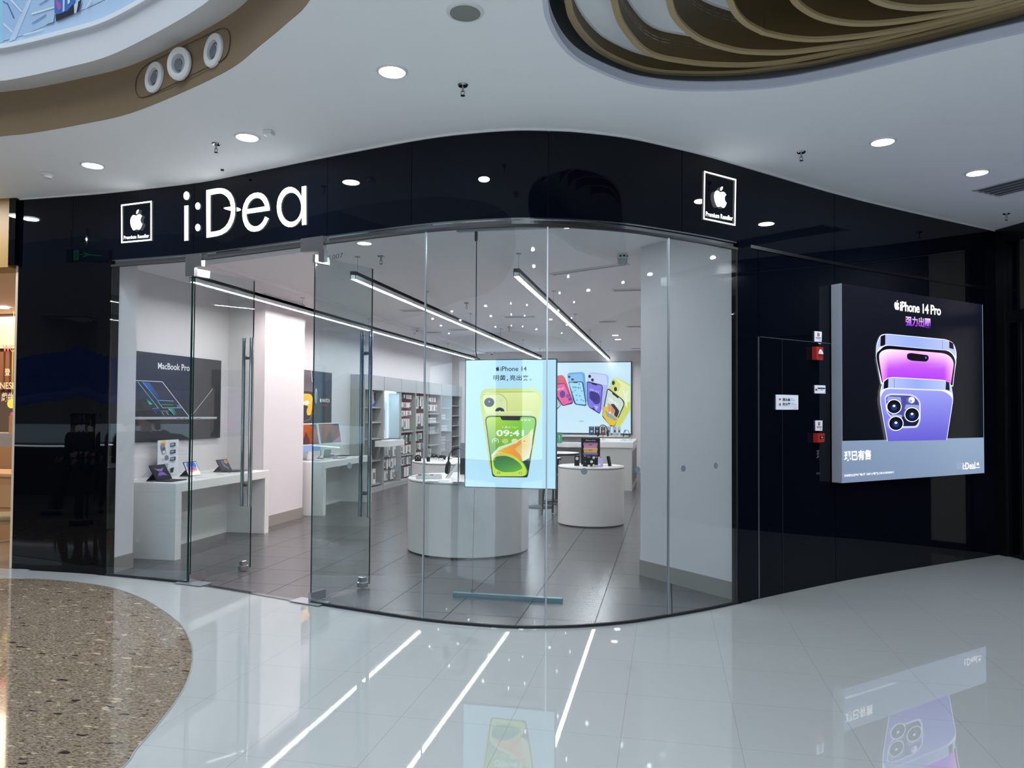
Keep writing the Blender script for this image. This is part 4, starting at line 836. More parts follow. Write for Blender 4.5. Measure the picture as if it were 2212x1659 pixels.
# pink phone
art.poly(rpoly([(100, 450), (290, 410), (340, 470), (480, 880), (400, 900), (140, 700)], [30, 40, 40, 20, 5, 5]), (222, 96, 112)); art.poly(rpoly([(60, 590), (330, 555), (478, 900), (470, 930), (300, 972), (270, 950)], [20, 40, 20, 20, 30, 20]), (60, 20, 50)); art.poly(rpoly([(80, 600), (325, 568), (470, 905), (300, 960)], [10, 30, 30, 30]), (250, 96, 168)); art.ell(290, 760, 50, 66, (96, 60, 150)); art.ell(385, 790, 34, 36, (150, 80, 170)); art.ell(420, 850, 26, 30, (120, 60, 160)); art.text('09:41', (200, 700), (320, 672), (196, 660), (255, 190, 220), .03)
art.poly(rpoly([(150, 800), (205, 830), (262, 965), (200, 1030), (120, 1040)], 12), (90, 104, 120)); art.poly(rpoly([(150, 815), (200, 845), (248, 965), (196, 1010)], 10), (206, 214, 222))
# blue phone
art.poly(rpoly([(376, 400), (420, 372), (650, 362), (690, 390), (708, 560), (738, 900), (480, 900), (390, 520)], [20, 20, 20, 20, 10, 20, 5, 20]), (118, 174, 232)); art.poly(rpoly([(380, 420), (640, 384), (664, 560), (400, 560)], 30), (150, 196, 242))
for x, y in ((410, 448), (470, 496)): art.ell(x, y, 24, 20, (22, 60, 84))
art.poly(rpoly([(392, 540), (640, 528), (668, 560), (722, 960), (700, 972), (520, 945), (495, 910)], [30, 20, 30, 20, 10, 30, 20]), (20, 80, 110)); art.poly(rpoly([(404, 552), (640, 544), (708, 950), (530, 930)], [26, 26, 26, 30]), (178, 226, 250)); art.poly([(480, 540), (566, 538), (560, 556), (488, 558)], Kd)
art.text('09:41', (466, 652), (614, 664), (466, 616), (80, 140, 200), .03)
for x, y in ((520, 690), (600, 790), (550, 865), (640, 700), (470, 720), (630, 860), (590, 580), (540, 780), (670, 880)): art.ell(x, y, 18, 12, (90, 170, 222), 8)
# lilac phone
art.poly(rpoly([(745, 420), (800, 362), (1080, 404), (1122, 440), (1112, 600), (1060, 1000), (980, 1060), (900, 700), (750, 560)], [40, 40, 30, 30, 10, 20, 5, 5, 20]), (186, 190, 240)); art.poly(rpoly([(752, 430), (800, 380), (1070, 420), (1100, 600), (760, 560)], 30), (214, 218, 250))
for x, y in ((778, 440), (828, 504)): art.ell(x, y, 25, 28, Kd)
art.poly(rpoly([(722, 540), (760, 530), (1000, 590), (1014, 640), (972, 1090), (950, 1112), (770, 1000), (740, 950)], [20, 20, 30, 20, 30, 20, 30, 20]), (34, 24, 80)); art.poly(rpoly([(734, 545), (1000, 605), (962, 1098), (752, 975)], [24, 30, 24, 30]), (140, 120, 232)); art.poly([(806, 552), (914, 582), (906, 606), (818, 580)], Kd)
art.poly(rpoly([(760, 720), (850, 690), (975, 800), (960, 930), (860, 940), (800, 840)], 40), (62, 44, 150)); art.ell(860, 800, 90, 90, (52, 34, 130), 9); art.text('09:41', (775, 690), (938, 748), (775, 648), (200, 190, 250), .03); art.poly([(850, 960), (940, 980), (900, 1050)], (190, 180, 240)); art.poly([(800, 1010), (850, 1000), (900, 1080)], (50, 36, 120))
# yellow phone
art.poly(rpoly([(1180, 490), (1260, 455), (1508, 590), (1508, 1040), (1330, 1335), (1215, 1335), (1100, 700), (1150, 600)], [30, 30, 5, 5, 5, 5, 10, 20]), (222, 222, 110)); art.poly(rpoly([(1190, 490), (1250, 470), (1508, 620), (1508, 900), (1380, 900), (1160, 620)], [20, 30, 5, 5, 10, 20]), (244, 242, 176)); art.poly(rpoly([(1180, 490), (1240, 480), (1330, 580), (1310, 690), (1250, 720), (1160, 620)], 34), (226, 224, 120))
for x, y in ((1202, 556), (1240, 668)): art.ell(x, y, 28, 40, Kd)
art.poly([(1370, 680), (1400, 800), (1440, 810), (1470, 700), (1450, 700), (1420, 770), (1390, 690)], (252, 252, 236)); art.poly([(1400, 800), (1450, 810), (1450, 1000), (1420, 960)], (250, 250, 230))
art.poly(rpoly([(1090, 670), (1120, 655), (1370, 850), (1400, 900), (1395, 970), (1225, 1335), (1150, 1335), (1004, 1160), (1010, 1080)], [20, 20, 40, 30, 20, 5, 5, 20, 20]), Kd); art.poly(rpoly([(1105, 672), (1360, 862), (1388, 940), (1215, 1322), (1130, 1310), (1016, 1140)], [24, 40, 30, 5, 20, 20]), (222, 228, 214))
art.poly([(1180, 715), (1296, 800), (1290, 838), (1182, 755)], Kd); art.text('09:41', (1116, 870), (1280, 985), (1122, 806), (250, 250, 250), .03)
art.poly(rpoly([(1030, 980), (1100, 980), (1170, 1110), (1300, 1190), (1215, 1330), (1130, 1310), (1010, 1140)], 16), (250, 196, 44)); art.poly(rpoly([(1100, 920), (1180, 960), (1240, 1080), (1180, 1130), (1110, 1060)], 20), (228, 158, 130)); art.ell(1205, 1030, 40, 60, (214, 140, 110)); art.poly(rpoly([(1150, 940), (1210, 930), (1310, 1060), (1270, 1180), (1210, 1130), (1240, 1050)], 20), (46, 44, 44)); art.poly([(1040, 1040), (1110, 1090), (1270, 1200), (1240, 1240), (1090, 1160)], (150, 170, 190)); art.ell(1145, 1090, 18, 20, (240, 240, 240), 10)
art.applebox(1390, 1380, 1430, 1450, (120, 170, 230)); art.ell(630, 1245, 50, 12, (176, 206, 236), 12); art.build('printed_artwork', m_lit, t)
o = MB().box(-4.9, -1.05, 20.6, 20.848, .97, 1.02).build('wall_ledge', m_white); tag(o, 'thin white ledge on the back wall under the fan of phones light box', 'ledge')
# small cards standing on the ledge
for k, (x0_, c, w_) in enumerate(((765, (40, 84, 116), 92), (870, (52, 40, 66), 90), (975, (120, 74, 70), 86), (1068, (190, 192, 204), 90), (1190, (196, 206, 222), 72), (1278, (206, 214, 226), 56))):
    cc_ = crop(1180, 760, 8.295)([(x0_, 1338), (x0_+w_, 1468)]); A = Yp(*cc_[0], 20.6); B = Yp(*cc_[1], 20.6)
    tt = thing('display_card', ['blue display card, first of the six small cards below the phones light box', 'dark purple display card, second of the six small cards', 'brown display card, third of the six small cards', 'pale grey display card, fourth of the six small cards, behind the headphones', 'white display card with dark picture, fifth of the six small cards', 'narrow white display card, last of the six small cards'][k], 'display card', ((A.x+B.x)/2, 20.6, 1.02), 'small cards on the back ledge')
    MB().box(A.x, B.x, 20.60, 20.612, 1.021, A.z).build('card', mat('card%d' % k, c, .4), tt, world=True)
    a1 = Art(lambda x, y, h, A=A, B=B: (A.x+(B.x-A.x)*x, 20.5995-h, A.z-(A.z-B.z)*y)); a1.poly([(.2, .15), (.8, .15), (.8, .2), (.2, .2)], (200, 210, 220)); a1.poly(rr(.3, .5, .75, .8, .1), (206, 206, 210) if k < 3 else (60, 74, 90)); a1.build('print', m_print, tt)
# ---- back counter right and back table left
t = thing('corner_cabinet', 'tall grey-white cabinet with jutting top below the light box, behind the small drum table', 'cabinet', (-1.2, 17.1, 0))
MB().box(-1.75, -.72, 15.95, 18.28, 0, .90).build('cabinet_body', mat('light_grey_laminate', (200, 198, 194), .4), t, world=True)
MB().box(-1.78, -.70, 15.92, 18.30, .905, 1.02).build('cabinet_top', m_white, t, world=True)
for k in range(3):
    MB().box(-.72, -.712, 16.05+k*.75, 16.70+k*.75, .12, .82).build('door', mat('dark_grey_door', (120, 114, 112), .4), t, world=True)
t = thing('back_table', 'long white table along the back wall, left of the tall cabinet', 'table', (-3.3, 19.8, 0)); MB().box(-4.9, -1.9, 19.3, 20.2, .74, .84).build('table_top', m_white, t, world=True); MB().box(-4.9, -4.8, 19.3, 20.2, 0, .74).box(-2.0, -1.9, 19.3, 20.2, 0, .74).build('end_panels', m_white, t, world=True); MB().box(-4.8, -2.0, 19.9, 19.93, 0, .74).build('back_panel', MATS['light_grey_laminate'], t, world=True)
A = Yp(1202, 934, 19.4); B = Yp(1214, 958, 19.4); t = thing('green_card', 'green leaflet card standing at the right edge of the hanging poster', 'card', (A.x, 19.4, .84))
MB().box(A.x-.1, B.x, 19.40, 19.41, .842, A.z).build('card', mat('green_print', (74, 150, 110), .4), t, world=True); a1 = Art(lambda x, y, h: (A.x+(B.x-A.x)*x, 19.399-h, A.z-(A.z-.842)*y)); a1.ell(.5, .75, .2, .14, (120, 160, 150)); a1.line([(.4, .3), (.6, .45), (.5, .6)], .08, (230, 240, 236)); a1.build('print', m_print, t)
# ================================================================ things on tables
def headphones(name, label, loc, s=1.0, rz=0, post=m_steel):
    t = thing(name, label, 'headphones', loc, 'headphones on stands', rz)
    MB().cyl((0, 0), .05*s, 0, .006, 24).cyl((0, 0), .006*s, .006, .27*s, 12).build('stand', post, t)
    pts = [(.085*s*cos(a), 0, .19*s+.095*s*sin(a)) for a in [pi*k/12 for k in range(13)]]
    MB().tube([(-.088*s, 0, .12*s)]+pts[::-1]+[(.088*s, 0, .12*s)], .008*s, 8).build('headband', m_rubber, t)
    for sx in (-1, 1):
        mb = MB(); mb.lathe([(0, 0), (.038*s, .004), (.044*s, .014*s), (.04*s, .028*s), (0, .03*s)], 20)
        o = mb.build('ear_cup', m_rubber, t); o.location = (sx*.075*s, 0, .12*s); o.rotation_euler = (0, sx*radians(82), 0); o.scale = (1.25, .95, 1)
    return t
P = Zp(990, 1043, ZT); headphones('headphones', 'black headphones hanging on a steel stand beside the hanging poster', (P.x, P.y, ZT), 1.35, 0)
def pt(px, py, z=ZT): v = Zp(px, py, z); return (v.x, v.y, z)
P = pt(927, 1033); t = thing('display_tray', 'white tray holding a row of dark watches on the large drum table', 'tray', P, rz=radians(15))
MB().box(-.15, .15, -.1, .1, .001, .012).box(-.15, .15, -.1, -.09, .012, .04).box(-.15, .15, .09, .1, .012, .04).box(-.15, -.14, -.09, .09, .012, .04).box(.14, .15, -.09, .09, .012, .04).build('tray', m_plastic, t)
for k in range(4): MB().tube([(-.11+k*.07, -.06, .025), (-.11+k*.07, .06, .025)], .012, 8).box(-.13+k*.07, -.09+k*.07, -.02, .02, .025, .042).build('watch', m_rubber if k % 2 == 0 else m_alu, t)
P = pt(968, 1032); t = thing('phone_stand', 'slanted clear stand with a white phone box left of the black headphones', 'phone stand', P, rz=radians(10))
MB().add([(-.02, -.06, 0), (.02, -.06, 0), (.13, -.02, .17), (.10, -.02, .17), (-.02, .06, 0), (.02, .06, 0), (.13, .06, .17), (.10, .06, .17)], [(0, 1, 2, 3), (7, 6, 5, 4), (0, 4, 5, 1), (1, 5, 6, 2), (2, 6, 7, 3), (3, 7, 4, 0)]).build('slanted_plate', m_plastic, t)
MB().tube([(.10, -.02, .172), (-.03, -.03, 0)], .004, 6).tube([(.10, .06, .172), (-.03, .06, 0)], .004, 6).build('wire_frame', m_alu, t)
for (x, y, lb, sx, sy) in ((935, 1040, 'white flat card at the front left edge of the large drum table', .14, .05), (958, 1039, 'small white card left of the headphone stand', .12, .05), (1000, 1043, 'small clear card at the foot of the headphone stand', .10, .05), (897, 1029, 'small round white pad at the left edge of the large drum table', .09, .06)):
    P = pt(x, y); tag(MB().box(P[0]-sx/2, P[0]+sx/2, P[1]-sy/2, P[1]+sy/2, ZT+.0005, ZT+.006).build('price_card', m_acr if 'clear' in lb else m_plastic), lb, 'card', 'cards on the large drum table')
def board(name, label, px0, px1, pyt, pyb, Y, z0, drawer, cat='sign board', grp=None):
    A = Yp(px0, pyt, Y); B = Yp(px1, pyb, Y); t = thing(name, label, cat, ((A.x+B.x)/2, Y, z0), grp)
    MB().box(A.x, B.x, Y, Y+.02, z0+.001, A.z).build('board', mat('black_board', (18, 16, 22), .35), t, world=True)
    if drawer:
        a1 = Art(lambda x, y, h: (A.x+(B.x-A.x)*x, Y-.0005-h, A.z-(A.z-z0)*y), dl=.0005); drawer(a1); a1.build('print', m_print, t)
def dr14(a):
    a.poly([(.01, .01), (.99, .01), (.99, .99), (.01, .99)], (20, 18, 26)); a.applebox(.24, .06, .29, .10, (240, 240, 240)); a.text('iPhone 14 Pro', (.31, .105), (.76, .105), (.31, .07), (235, 235, 240), .02)
    for k, (c1, c2) in enumerate((((150, 132, 148), (214, 120, 176)), ((206, 190, 180), (240, 160, 60)), ((130, 140, 160), (60, 74, 100)))):
        y = .17+k*.19; a.poly(rpoly([(.14, y), (.86, y), (.90, y+.07), (.10, y+.07)], .03), c1); a.poly(rpoly([(.12, y+.06), (.88, y+.06), (.84, y+.18), (.16, y+.18)], .03), c2); a.poly(rr(.40, y+.075, .60, y+.095, .009), (14, 12, 16)); a.line([(.14, y+.165), (.86, y+.165)], .012, (220, 210, 226))
    a.ell(.2, .67, .03, .015, (230, 230, 236), 8); a.ell(.8, .67, .03, .015, (230, 60, 60), 8)
board('sign_board', 'black upright board with stacked phone pictures on the small drum table', 1255.5, 1296, 946, 1003, 11.3, ZT, dr14)
board('sign_board', 'narrow black board partly hidden behind the left edge of the hanging poster', 994, 1034, 957, 1024, 9.1, ZT, None)
def phone(label, px, pyb, wpx, hpx, face, back=False, edge=False):
    P = pt(px, pyb); D = P[1]; h = hpx*hypot(P[0], P[1])/F; w_ = wpx*hypot(P[0], P[1])/F
    t = thing('smartphone', label, 'phone', P, 'phones standing on the small drum table'); 
    le = radians(8); up = Vector((0, sin(le), cos(le))); 
    if edge: MB().obox((-.004, -.03, .001), (.008, 0, 0), (.02, .07, 0), up*h+Vector((-.03, 0, 0))).obox((.012, -.03, .001), (.008, 0, 0), (.02, .07, 0), up*h+Vector((-.03, 0, 0))).build('phone_body', m_rubber, t); return
    pb_ = MB().obox((-w_/2, 0, .001), (w_, 0, 0), (0, .009, 0), up*h).build('phone_body', m_rubber if face != 'lilac' else mat('lilac_metal', (190, 176, 226), .3), t, bevel=.003)
    a1 = Art(lambda x, y, hh: tuple(Vector((-w_/2+w_*x, 0, .001))+up*(h*(1-y))+Vector((0, -.0004-hh, 0))), dl=.0003)
    if face == 'lilac': a1.poly(rr(.04, .03, .96, .97, .08), (206, 190, 242)); a1.poly(rr(.3, .03, .7, .08, .02), (20, 20, 30)); a1.poly([(.1, .7), (.6, .66), (.4, .8), (.1, .86)], (250, 246, 255))
    elif face == 'disc': a1.ell(.52, .28, .30, .16, (206, 206, 216)); 
    elif face == 'apple': a1.applebox(.4, .42, .62, .52, (226, 226, 226))
    else: a1.ell(.7, .17, .26, .13, (200, 200, 214)); a1.ell(.3, .55, .28, .13, (226, 226, 230)); a1.ell(.72, .88, .24, .10, (206, 206, 206))
    a1.mb.build('phone_face', m_print, pb_)
phone('black phone with a round white disc, left of the stacked phones board', 1246, 1006.5, 11, 22, 'disc')
phone('black phone with a tiny white emblem before the stacked phones board', 1264, 1008, 10, 21, 'apple')
phone('black phone back with three pale discs before the stacked phones board', 1280, 1008, 11, 23, 'discs')
phone('lilac phone right of the stacked phones board', 1297, 1009, 11, 22, 'lilac')
phone('pair of dark phones standing edge-on at the right side of the small drum table', 1315, 1007, 6, 21, '', edge=True)
for (x, y, lb, sx) in ((1256, 1010, 'white card before the leftmost black phone', .1), (1282, 1011, 'dark-edged white card before the disc phone', .12), (1312, 1007.5, 'orange-tinted card under the edge-on phones', .16), (1333, 1009, 'white card at the right edge of the small drum table', .14)):
    P = pt(x, y-1); tag(MB().box(P[0]-sx/2, P[0]+sx/2, P[1]-.03, P[1]+.03, ZT+.0005, ZT+.007).build('price_card', m_plastic if 'orange' not in lb else mat('orange_card', (230, 200, 150), .4)), lb, 'card', 'cards on the small drum table')
# watches and earphones on the rear drum table
for k, (x, y, w_, lb) in enumerate(((903, 996, .10, 'black folded watch strap lying on the half hidden drum table, leftmost'), (925, 997, .05, 'small black speaker on the half hidden drum table, second from left'), (934, 993, .045, 'small black watch upright on the half hidden drum table, third from left'), (942, 993, .05, 'small black watch upright on the half hidden drum table, fourth from left'), (953.5, 996, .09, 'large black watch on a white cushion, on the half hidden drum table'), (960, 993, .04, 'small black watch right of the large watch on the half hidden drum table'))):
    P = pt(x, y); t = thing('watch_display', lb, 'watch', P, 'small watches on the half hidden drum table')
    MB().lathe([(0, 0), (w_*.55, 0), (w_*.5, .035), (w_*.2, .05), (0, .05)], 14).build('cushion', m_plastic if k in (2, 3, 4) else m_rubber, t); MB().tube([(w_*.45*cos(a), 0, .045+w_*.45*sin(a)) for a in [2*pi*j/12 for j in range(13)]], .012, 8, cap=False).box(-.018, .018, -.02, -.008, .02, .07).build('watch', m_rubber, t)
P = pt(970, 991); tag(MB().lathe([(0, 0), (.06, .005), (.05, .03), (0, .04)], 16, c=(P[0], P[1])).build('earphone_case', m_plastic), 'white rounded earphone case at the right of the half hidden drum table', 'earphone case'); bpy.data.objects['earphone_case'].location.z = ZT+.0005
# items on the cabinet
headphones('headphones', 'black headphones on a stand on the tall cabinet at the back', (-1.42, 17.0, 1.021), 1.2, radians(20))
headphones('headphones', 'small dark headphones on a clear stand at the right end of the tall cabinet', (-.93, 17.7, 1.021), .75, 0, m_acr)
tag(MB().box(-1.0, -.78, 16.6, 17.3, 1.021, 1.05).build('product_tray', m_acr), 'clear low tray at the right end of the tall cabinet', 'tray')
tag(MB().box(-1.5, -1.25, 16.3, 16.6, 1.021, 1.026).build('paper_leaflet', m_plastic), 'white leaflet lying on the front of the tall cabinet', 'leaflet')
# bar-height round tables and stools behind the small drum
for (c, z, r, lb) in (((-2.0, 13.8), .90, .42, 'black round stool table with white top left of the phones board, farther one'), ((-2.15, 12.85), .86, .36, 'black round stool table with white top at the edge of the hanging poster, nearer one')):
    t = thing('bistro_table', lb, 'table', (*c, 0), 'round black-edged tables')
    MB().cyl((0, 0), r, z-.035, z-.008, 40).build('rim', m_rubber, t); MB().cyl((0, 0), r-.012, z-.008, z, 40).build('table_top', m_white, t)
    MB().cyl((0, 0), .035, .02, z-.035, 16).build('column', m_rubber, t); MB().lathe([(0, 0), (.24, 0), (.24, .015), (.05, .04), (0, .04)], 28).build('foot', m_rubber, t)
def stool(c, lb, rz):
    t = thing('bar_stool', lb, 'stool', (*c, 0), 'black stools behind the hanging poster', rz)
    MB().box(-.18, .18, -.17, .17, .60, .66).build('seat', m_rubber, t, bevel=.02)
    for sx in (-1, 1):
        for sy in (-1, 1): MB().tube([(sx*.14, sy*.13, .6), (sx*.18, sy*.17, .012)], .018, 8).build('leg', m_rubber, t)
    MB().tube([(-.17, -.16, .2), (.17, -.16, .2), (.17, .16, .2), (-.17, .16, .2), (-.17, -.16, .2)], .012, 6).build('footrest', m_rubber, t)
stool((-2.75, 12.75), 'black stool with slim legs seen under the hanging poster, left one', .3); stool((-1.72, 11.85), 'black stool with slim legs seen under the hanging poster, beside the glass joint', -.4)
# ================================================================ big light box outside on the right
Q0 = Vector((1.62, 7.85, 0)); LD = (Vector((3.65, 9.745, 0))-Q0).normalized(); LN = Vector((LD.y, -LD.x, 0)); LO = .12
lbm = lambda x, y, h: onplane(x, y, Q0+LN*(LO+h), LN)
TL, TR, BR, BL = [lbm(*p, 0) for p in ((1816.5, 612), (2122.5, 658), (2122.5, 1021), (1816.5, 1045))]
zt = (TL.z+TR.z)/2; zb = (BL.z+BR.z)/2
t = thing('wall_light_box', 'big square light box with a purple phone on the black wall right of the glass', 'light box', TL)
L0 = Vector((TL.x, TL.y, 0)); wL = Vector((TR.x-TL.x, TR.y-TL.y, 0)); MB().obox(L0-LN*(LO-.012)+Vector((0, 0, zb)), wL, LN*(LO-.0125), (0, 0, zt-zb)).build('casing', mat('grey_casing', (150, 156, 168), .4), t, world=True)
bm_ = lambda x, y, h: L0+wL*x+Vector((0, 0, zt-(zt-zb)*y))+LN*h
a0 = Art(bm_, dl=.0006); a0.grad([(0, 0), (1, 0), (1, .79), (0, .79)], lambda u, v: mixc((16, 18, 32), (8, 12, 20), v), 2, 4); a0.grad([(0, .79), (1, .79), (1, 1), (0, 1)], lambda u, v: mixc((112, 130, 160), (136, 156, 182), u*.6+.4*(1-v)), 5, 3, up=0)
for P_ in ([(0, 0), (.004, 0), (.004, 1), (0, 1)], [(.996, 0), (1, 0), (1, 1), (.996, 1)]): a0.poly(P_, (120, 130, 150), 1)
a0.build('backlit_sheet', m_lit, t)
ca = crop(1860, 630, 3.857); cb = crop(1580, 540, 2.962); art = Art(lbm, ca, dl=.0006); art.L = 4; WW = (255, 255, 255)
art.apple((276, 62), (320, 74), (320, 158), (276, 148), WW); art.text('iPhone 14 Pro', (325, 160), (666, 200), (325, 78), WW, .025, spacing=.92)
art.text('强力出圈', (372, 284), (578, 304), (372, 202), (236, 220, 255), .02, c2=(150, 40, 230))
rimc = (226, 228, 250)
art.poly(rpoly([(128, 440), (158, 358), (215, 350), (700, 396), (770, 420), (796, 500), (792, 600), (760, 790), (165, 770), (124, 540)], [30, 40, 30, 20, 40, 30, 10, 5, 5, 20]), (232, 234, 255))
art.grad(rpoly([(133, 440), (162, 364), (215, 355), (700, 402), (765, 426), (790, 500), (786, 540), (740, 490), (560, 490), (200, 452), (150, 460), (130, 520)], [30, 40, 30, 20, 40, 30, 10, 20, 5, 20, 20, 10]), lambda u, v: mixc((146, 166, 232), (176, 186, 246), abs(u-.45)*2), 8, 2)
art.poly([(164, 372), (202, 358), (202, 446), (160, 456)], (14, 14, 26)); art.poly([(735, 410), (768, 432), (772, 480), (735, 470)], (14, 14, 26)); art.line([(678, 404), (680, 480)], 3, (90, 100, 160))
art.poly(rpoly([(130, 500), (200, 446), (540, 476), (740, 490), (792, 570), (762, 780), (752, 780), (176, 760), (128, 560)], [50, 50, 5, 60, 50, 5, 5, 5, 30]), (8, 8, 16)); art.line([(128, 560), (172, 770)], 4, rimc); art.line([(794, 540), (764, 790)], 5, rimc); art.line([(140, 500), (200, 444), (560, 478), (735, 490), (786, 545)], 3.5, rimc)
art.grad(rpoly([(150, 510), (210, 476), (540, 500), (720, 516), (776, 580), (748, 770), (180, 750), (152, 570)], [30, 50, 5, 60, 40, 5, 5, 20]), lambda u, v: mixc((255, 236, 255), mixc((214, 120, 250), (160, 50, 250), v), min(1, 1.7*max(0, v-.02)+.35*(1-abs(2*u-1)))) if min(u, 1-u) > .12 else mixc((255, 240, 255), (226, 120, 240), v), 8, 7)
art.poly(rpoly([(382, 520), (410, 510), (560, 530), (566, 560), (545, 584), (420, 575), (384, 560)], 14), (16, 12, 22)); art.ell(540, 550, 7, 9, (90, 110, 220), 10)
art.poly(rpoly([(158, 840), (180, 740), (240, 710), (700, 736), (752, 770), (768, 880), (764, 940), (160, 900)], [20, 50, 40, 20, 40, 30, 10, 10]), (236, 238, 255))
art.grad(rpoly([(165, 830), (186, 746), (240, 716), (700, 742), (748, 776), (762, 850), (720, 820), (200, 800)], [10, 50, 40, 20, 40, 10, 20, 20]), lambda u, v: mixc((140, 160, 226), (190, 200, 252), abs(u-.5)*1.6), 8, 2)
art.poly([(192, 750), (228, 722), (226, 800), (188, 812)], (14, 14, 28)); art.poly([(708, 744), (736, 760), (738, 826), (704, 816)], (14, 14, 28)); art.line([(276, 722), (276, 802)], 3, (70, 80, 150))
B4 = [(158, 870), (200, 802), (700, 822), (768, 880), (764, 930), (716, 1236), (218, 1246), (160, 930)]
art.poly(rpoly(B4, [30, 50, 50, 30, 10, 3, 3, 20]), rimc); art.grad(rpoly([(163, 872), (202, 808), (698, 828), (762, 884), (758, 930), (711, 1236), (223, 1246), (166, 930)], [30, 50, 50, 30, 10, 3, 3, 20]), lambda u, v: mixc((150, 156, 232), (92, 84, 196), v*.9+.1*u), 3, 8)
art.poly(rpoly([(196, 870), (240, 846), (440, 856), (498, 910), (496, 1080), (470, 1134), (340, 1138), (210, 1010)], [20, 30, 40, 40, 30, 20, 10, 40]), (200, 206, 250)); art.poly(rpoly([(206, 880), (240, 862), (430, 866), (484, 915), (482, 1075), (460, 1120), (340, 1122), (216, 1000)], [20, 20, 40, 30, 30, 20, 10, 30]), (70, 72, 140)); art.grad(rpoly([(300, 1040), (480, 1040), (482, 1080), (458, 1118), (340, 1120), (300, 1100)], 16), lambda u, v: (20, 24, 60), 1, 1)
for cx_, cy_ in ((275, 958), (425, 1025), (291, 1098)):
    art.poly([(cx_-62, cy_-50), (cx_-50, cy_-86), (cx_+56, cy_-80), (cx_+62, cy_-30), (cx_, cy_)], (140, 150, 206)) if cy_ != 1098 else art.poly([(cx_-40, cy_-50), (cx_-36, cy_-78), (cx_+50, cy_-70), (cx_+50, cy_-20)], (150, 160, 220))
    art.ell(cx_, cy_, 64, 62, (236, 238, 255), 28); art.ell(cx_, cy_, 57, 55, (10, 10, 20), 28); art.ell(cx_, cy_+4, 40, 38, (20, 22, 36), 24); art.ell(cx_, cy_+8, 24, 24, (24, 54, 130), 20); art.ell(cx_, cy_-6, 12, 10, (236, 244, 255), 14)
art.ell(422, 903, 26, 27, (226, 230, 255), 20); art.ell(414, 912, 12, 12, (150, 160, 220), 14)
art.tr = cb; art.text('现已有售', (722, 1352), (893, 1342), (722, 1286), WW, .03); art.text('徐州铜山万达广场1楼 1007 (1号门) | 0516-83303011', (722, 1455), (1040, 1431), (722, 1437), WW, .03)
art.text('i:Deal', (1480, 1406), (1560, 1400), (1480, 1362), WW, .02); art.apple((1568, 1357), (1586, 1356), (1586, 1378), (1568, 1380), WW); art.line([(1563, 1392), (1588, 1391)], 5, WW)
art.build('printed_artwork', m_lit, t)
# ================================================================ fire signs and alarms on the black wall
def plate(name, label, cat, P4, off, m, draw=None, grp=None, edge=.008):
    C = [oncurve(x, y, FAC, off) for x, y in P4]; o = sum(C, Vector())/4; t = thing(name, label, cat, o, grp); n = (C[1]-C[0]).cross(C[3]-C[0]).normalized()
    if n.dot(CAM-o) < 0: n = -n
    mb = MB(); v = [c for c in C]+[c-n*edge for c in C]; mb.add(v, [(0, 1, 2, 3), (7, 6, 5, 4), (0, 4, 5, 1), (1, 5, 6, 2), (2, 6, 7, 3), (3, 7, 4, 0)]); mb.build('plate', m, t, world=True)
    if draw:
        q = lambda x, y, h: C[0]*(1-x)*(1-y)+C[1]*x*(1-y)+C[2]*x*y+C[3]*(1-x)*y+n*(.0004+h); a = Art(q, dl=.0004); draw(a); a.build('print', m_print, t)
    return t, C, n
cf = crop(1660, 700, 6.38); m_signp = mat('white_sign_plate', (232, 240, 252), .4)
def dr_big(a):
    a.poly([(.1, .22), (.22, .22), (.22, .40), (.1, .40)], (226, 226, 232)); a.poly([(.12, .26), (.2, .26), (.2, .36), (.12, .36)], (180, 40, 50)); a.poly([(.1, .54), (.22, .54), (.22, .74), (.1, .74)], (226, 226, 232)); a.poly([(.13, .58), (.19, .58), (.19, .72), (.13, .72)], (180, 40, 50))
    a.text('消火栓', (.27, .42), (.63, .42), (.27, .22), (16, 20, 30), .03); a.text('灭火器', (.27, .72), (.63, .72), (.27, .53), (16, 20, 30), .03)
    for y in (.26, .36, .56, .66): a.line([(.66, y), (.66+(.16 if y < .5 else .24)*(1 if y in (.36, .66) else .4), y)], .018, (60, 66, 84))
    a.line([(.28, .80), (.92, .80)], .008, (140, 150, 170)); a.text('火警119', (.74, .92), (.92, .92), (.74, .86), (196, 60, 70), .02)
def dr_s(a): a.poly([(.34, .16), (.66, .16), (.66, .48), (.34, .48)], (176, 34, 44)); a.ell(.5, .32, .08, .08, (226, 180, 180), 8); a.line([(.14, .62), (.86, .62)], .06, (60, 60, 80)); a.line([(.2, .74), (.8, .74)], .03, (110, 110, 130)); a.line([(.6, .88), (.85, .88)], .03, (190, 90, 100))
def dr_w(a): a.ell(.12, .55, .1, .14, (176, 40, 50), 10); a.line([(.25, .1), (.25, .8)], .02, (190, 150, 160)); a.line([(.3, .36), (.92, .36)], .14, (24, 26, 40)); a.line([(.5, .56), (.74, .56)], .04, (60, 60, 80)); a.line([(.8, .86), (.94, .86)], .03, (190, 90, 100))
plate('fire_sign', 'pale blue fire hydrant sign with black characters on the black wall', 'sign', cf([(107, 972), (411, 980), (411, 1180), (107, 1180)]), .012, m_signp, dr_big, 'small signs on the black wall')
plate('fire_sign', 'small white sign with red square, above the red alarm light', 'sign', cf([(640, 98), (735, 106), (733, 245), (640, 240)]), .012, m_signp, dr_s, 'small signs on the black wall')
plate('fire_sign', 'small wide white sign between the two red fire boxes', 'sign', cf([(641, 842), (785, 846), (785, 958), (642, 955)]), .012, m_signp, dr_w, 'small signs on the black wall')
plate('fire_sign', 'small white sign with red square, just above the red call point', 'sign', cf([(650, 1328), (745, 1330), (743, 1471), (652, 1470)]), .012, m_signp, dr_s, 'small signs on the black wall')
